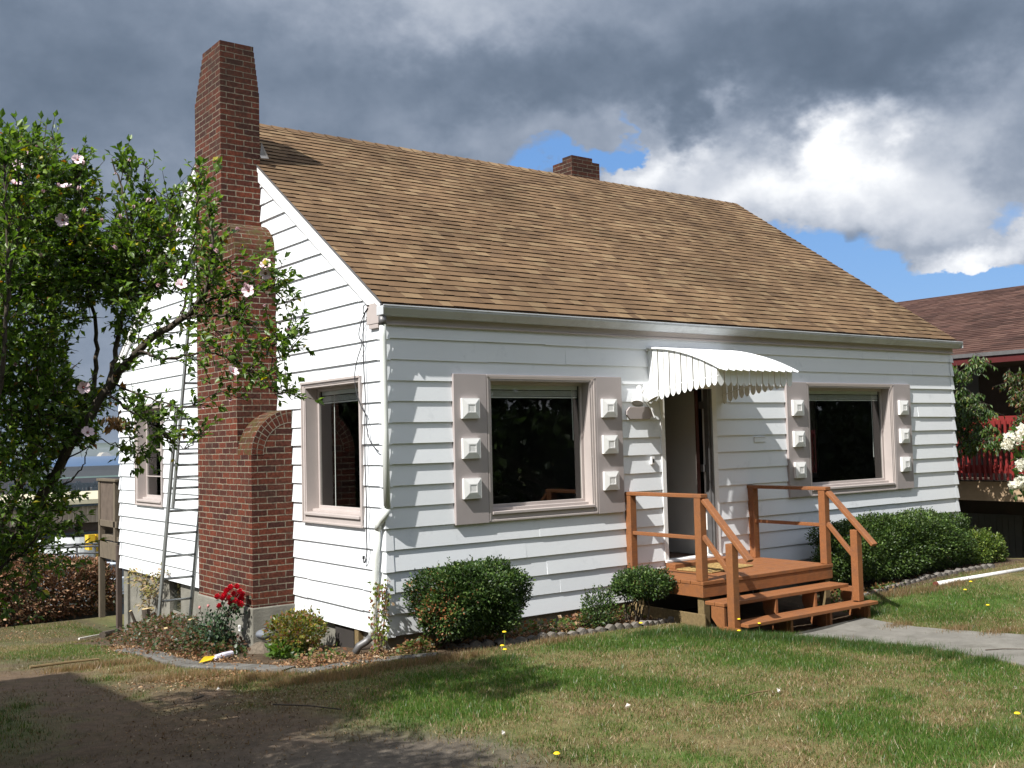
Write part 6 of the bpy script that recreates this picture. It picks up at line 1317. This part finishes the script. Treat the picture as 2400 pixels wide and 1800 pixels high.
# ---- second rose-of-sharon just outside the left of the picture; its crown dapples the front lawn
r = np.random.default_rng(404); yt = thing('hibiscus_tree', 'second dense rose-of-sharon nearer the street, left of the flowering tree', 'tree', (-5.6, -4.5, -.02)); b = MB(); tip = []
b.tube([(-5.6, -4.5, -.1), (-5.55, -4.45, .8), (-5.6, -4.5, 1.6)], [.07, .06, .05], 10)
for i in range(26):
    a = r.uniform(0, 6.28); z_ = r.uniform(1.4, 4.1); e_ = np.array([-5.5+math.cos(a)*.60, -4.3+math.sin(a)*1.45, z_+.3]); b.tube([(-5.6, -4.5, z_*.5), e_], [.022, .005], 5); tip.append(e_)
b.build('trunk', m_bark, yt); tip += [np.array([-5.55, -4.3+q, z_]) for q in (-1.2, -.4, .4, 1.2) for z_ in (2.0, 2.8, 3.5, 4.1)]
tip = np.array(tip); n = 26000; q = tip[r.integers(0, len(tip), n)]+rvec(n, r)*np.array([.36, .45, .42])*(r.random((n, 1))**.5)
leaf_mesh('crown', q, rvec(n, r), rvec(n, r)+np.array([0, 0, .8]), .07*r.uniform(.6, 1.3, n), palette(n, r, DG, [1, 1, 1]), m_leaf, yt, asp=.6)

# ------------------------------------------------------------------ the harbour side below the yard
def onD(u, v, d): return at(u, v, d)
m_tan = pmat('tan_ribbed_cladding', (.42, .33, .25), rough=.8, var=.06, vscale=6); m_cream = pmat('cream_fascia', (.50, .45, .32), rough=.6); m_tand = pmat('brown_slab_edge', (.085, .055, .045), rough=.8); m_steel = pmat('dark_blue_steel', (.05, .065, .08), rough=.5)
tb = thing('tan_building', 'flat-roofed tan ribbed building with a cream fascia below the yard', 'building', (9, 62, -9))
def wxz(y, u, v): p = onY(y, u, v); return p[0], p[2]
Y0 = 60; xa = -12; xb = 24
zt = wxz(Y0, 180, 1171)[1]; zf = wxz(Y0, 180, 1182)[1]; zw = wxz(Y0, 180, 1226)[1]; zl = wxz(Y0, 180, 1250)[1]; zs = wxz(Y0, 180, 1257)[1]
MB().box(xa, xb, Y0, Y0+14, zw, zf-.05).build('upper_wall', m_tan, tb)
b = MB(); x = xa
while x < xb: b.box(x, x+.10, Y0-.06, Y0-.002, zw, zf-.06); x += .28
b.build('ribs', m_tan, tb)
MB().box(xa-.3, xb, Y0-.35, Y0+14, zf+.02, zt).build('cream_fascia', m_cream, tb); MB().box(xa-.2, xb, Y0-.3, Y0+14, zf-.12, zf+.018).build('roof_edge', m_steel, tb)
MB().box(xa, xb, Y0+.9, Y0+13, zl, zw-.002).build('slab', m_tand, tb); MB().box(xa, xb, Y0+.8, Y0+13, zs, zl-.002).build('beam', m_steel, tb)
for x in (1.5, 10.2, 16): MB().box(x, x+.3, Y0+1.2, Y0+1.5, -10, zs).build('column', m_steel, tb)
m_tank = pmat('white_tank_paint', (.70, .72, .72), rough=.35, var=.05, vscale=1)
def cyl(c, rad, z0, z1, n=32):
    b = MB(); b.tube([(c[0], c[1], z0), (c[0], c[1], z1)], rad, n); b.tube([(c[0], c[1], z1-.02), (c[0], c[1], z1+rad*.18)], [rad, rad*.1], n); return b
c = onY(84, 183, 1290); tk = tag(cyl((c[0], 84), 1.75, -14, onY(84, 183, 1256)[2]).build('storage_tank', m_tank, smooth=False), 'white cylindrical storage tank seen under the tan building', 'tank')
b = MB(); b.tube([(c[0], 84, -4.9), (c[0], 84, -4.75)], 1.78, 32); b.build('band', m_galv, tk)
c = onY(84, 128, 1290); tag(cyl((c[0], 87), 1.5, -14, onY(87, 128, 1270)[2]).build('storage_tank', m_tank), 'smaller pale tank left of the white tank', 'tank')
c = onY(78, 214, 1262); b = MB(); b.box(c[0]-.22, c[0]+.3, 78, 79, c[2]-.5, c[2]+.3); b.box(c[0]-.2, c[0]+.05, 77.9, 79.1, c[2]-.9, c[2]-.5001); b.box(c[0]+.42, c[0]+.60, 78.2, 78.8, c[2]-2.2, c[2]+.5); tag(b.build('yellow_hoist', pmat('yellow_machine_paint', (.70, .45, .02), rough=.5)), 'yellow machine at the right of the white tank', 'machine')
# railing
rg = thing('pipe_railing', 'grey pipe railing in front of the white tank', 'railing', (4.5, 40, -5)); 
for v0, v1 in ((1280, 1272), (1286, 1278), (1300, 1294)): b = MB(); b.tube([onY(40, 60, v0+2), onY(40, 262, v1)], .05, 6); b.build('rail', m_galv, rg)
for u in (60, 100, 140, 180, 222, 262): p = onY(40, u, 1277); b = MB(); b.tube([p+np.array([0, 0, .05]), p-np.array([0, 0, 1.6])], .045, 6); b.build('post', m_galv, rg)
# parked cars beyond the hedge
def car(name, label, c, rot, col, L=4.3):
    t = thing(name, label, 'car', tuple(c), None, rot); t.rotation_euler = (0, 0, rot); cs, sn = math.cos(rot), math.sin(rot)
    def T(p): return (c[0]+p[0]*cs-p[1]*sn, c[1]+p[0]*sn+p[1]*cs, c[2]+p[2])
    mtc = pmat('car_paint_'+name, col, rough=.25, var=.02, spec=.6); prof = [(-2.1, .35), (-2.12, .75), (-1.95, .95), (-1.35, 1.0), (-.75, 1.42), (.75, 1.46), (1.45, 1.02), (2.05, .92), (2.12, .55), (2.08, .35)]
    b = MB(); body = [(-2.1, .35), (-2.12, .75), (-1.95, .95), (-1.35, 1.0), (1.45, 1.02), (2.05, .92), (2.12, .55), (2.08, .35)]
    def ext(mb, poly, w0, w1):
        n = len(poly); A = [T((p[0], -w0 if p[1] < 1.1 else -w1, p[1])) for p in poly]; B = [T((p[0], w0 if p[1] < 1.1 else w1, p[1])) for p in poly]; mb.face(A); mb.face(B[::-1])
        for i in range(n): mb.face([A[i], A[(i+1) % n], B[(i+1) % n], B[i]])
    ext(b, body, .85, .85); b.build('body', mtc, t, bevel=.05)
    b = MB(); ext(b, [(-1.30, 1.0), (-.78, 1.40), (.74, 1.44), (1.38, 1.02)], .80, .68); b.build('windows', m_glassd, t)
    b = MB(); ext(b, [(-.80, 1.405), (-.72, 1.47), (.68, 1.50), (.78, 1.445)], .70, .66); b.build('roof', mtc, t, bevel=.02)
    for sx in (-1.35, 1.35):
        for sy in (-.80, .80): b = MB(); b.tube([T((sx, sy-.1, .33)), T((sx, sy+.1, .33))], .33, 18); w_ = b.build('wheel', m_black, t); b = MB(); b.tube([T((sx, sy-.105, .33)), T((sx, sy+.105, .33))], .18, 12); b.build('rim', m_alu, w_)
    return t
m_glassd = pmat('tinted_car_glass', (.03, .035, .04), rough=.08, spec=.8)
p = onY(30, 215, 1335); car('parked_car', 'white car parked below the yard behind the dried hedge', (p[0], 30, p[2]-1.3), .35, (.62, .66, .72))
p = onY(33, 120, 1318); car('parked_car', 'pale blue car parked left of the white car', (p[0], 33, p[2]-1.3), .3, (.40, .45, .52))
b = MB(); cx, cz = wxz(60, 95, 1335)
# lower yard pavement
b = MB(); b.face([(-60, 20, g1(0, 20)-1.0), (60, 20, g1(0, 20)-1.0), (60, 58, g1(0, 58)+.25), (-60, 58, g1(0, 58)+.25)])
# harbour sheds
sheds = [(300, 60, 290, 1111, 1120, (.055, .06, .065), 'long grey shed roof by the water behind the house'), (240, 120, 290, 1124, 1136, (.09, .13, .12), 'pale green low shed on the harbour front'), (170, 150, 262, 1136, 1150, (.11, .065, .05), 'brick-red low building on the harbour front'), (430, 30, 260, 1100, 1108, (.045, .05, .055), 'dark long pier shed nearest the water'), (110, -60, 150, 1140, 1160, (.04, .04, .045), 'dark flat-roofed workshop left of the tan building')]
for i, (yy, ua, ub, va, vb, col, lb) in enumerate(sheds):
    xa_, za_ = wxz(yy, ua, va); xb_, _ = wxz(yy, ub, va); zb_ = wxz(yy, (ua+ub)/2, vb)[1]; xb_ += yy*.10; sh = thing('harbour_shed', lb, 'building', ((xa_+xb_)/2, yy, zb_-6), 'harbour sheds'); mt_ = pmat('shed_%d' % i, col, rough=1, var=.3, vscale=.3, spec=.03)
    z1_ = za_-.0; MB().box(xa_, xb_, yy, yy+18, z1_-9, zb_).build('wall', mt_, sh)
    MB().prism([(yy-.6, zb_), (yy+9, za_+.2), (yy+18.6, zb_)], 0, xa_-.5, xb_+.5).build('roof', pmat('shed_roof_%d' % i, tuple(min(1, x*.9) for x in col), rough=1, spec=.03), sh)
    b = MB(); x = xa_+1; k = 0
    while x < xb_-2 and k < 40: b.box(x, x+yy*.012, yy-.1, yy-.02, zb_-yy*.010, zb_-yy*.004); x += yy*.03; k += 1
    b.build('window_strip', m_glassd, sh)
yr = thing('steel_yard_rack', 'dark pipe racks and fences in the yard between the tan building and the water', 'rack', (10, 95, -12)); b = MB(); r = np.random.default_rng(15)
for k in range(9):
    yy = 90+k*4; v = 1134+k*4.4; p, q = onY(yy, 20, v+1.5), onY(yy, 330, v-2); b.beam(p, q, .16, .16)
    for j in range(34):
        u = r.uniform(20, 320); p = onY(yy, u, v-r.uniform(0, 7)); b.beam(p, p-np.array([0, 0, r.uniform(1, 2.2)]), .14, .14, up=(0, 1, 0))
b.build('rack_frame', m_steel, yr)
b = MB()
for k in range(16):
    yy = r.uniform(96, 140); u = r.uniform(40, 300); p = onY(yy, u, r.uniform(1140, 1168)); w = r.uniform(.6, 2.0); b.box(p[0]-w, p[0]+w, yy, yy+2, p[2]-1.0, p[2])
b.build('dark_crates', m_steel, yr)
r = np.random.default_rng(14)
for i in range(9):
    u = r.uniform(60, 280); yy = r.uniform(95, 150); zz = wxz(yy, u, r.uniform(1140, 1165))[1]; x = wxz(yy, u, 1150)[0]; b = MB(); b.box(x-2.4, x+2.4, yy, yy+2.4, zz-2.4, zz); b.box(x-2.3, x+2.3, yy-.05, yy-.01, zz-2.2, zz-.2)
    tag(b.build('shipping_container', pmat('container_%d' % i, [(.05, .06, .08), (.10, .05, .04), (.12, .12, .12)][i % 3], rough=.6)), 'dark shipping container stacked in the harbour yard', 'container', 'dark containers in the harbour yard')

# ------------------------------------------------------------------ the air
hb = MB(); hb.box(-5000, 7000, -40, 8600, -26, 14)
hm_ = bpy.data.materials.new('air'); hm_.use_nodes = True; ht_ = hm_.node_tree; ht_.nodes.clear()
pv = ht_.nodes.new('ShaderNodeVolumePrincipled'); pv.inputs['Color'].default_value = (.80, .88, 1.0, 1); pv.inputs['Density'].default_value = .00009; pv.inputs['Anisotropy'].default_value = .2
oo_ = ht_.nodes.new('ShaderNodeOutputMaterial'); ht_.links.new(pv.outputs[0], oo_.inputs['Volume'])
hz_o = hb.build('haze', hm_); tag(hz_o, 'thin bluish air over the bay', 'haze', kind='stuff')
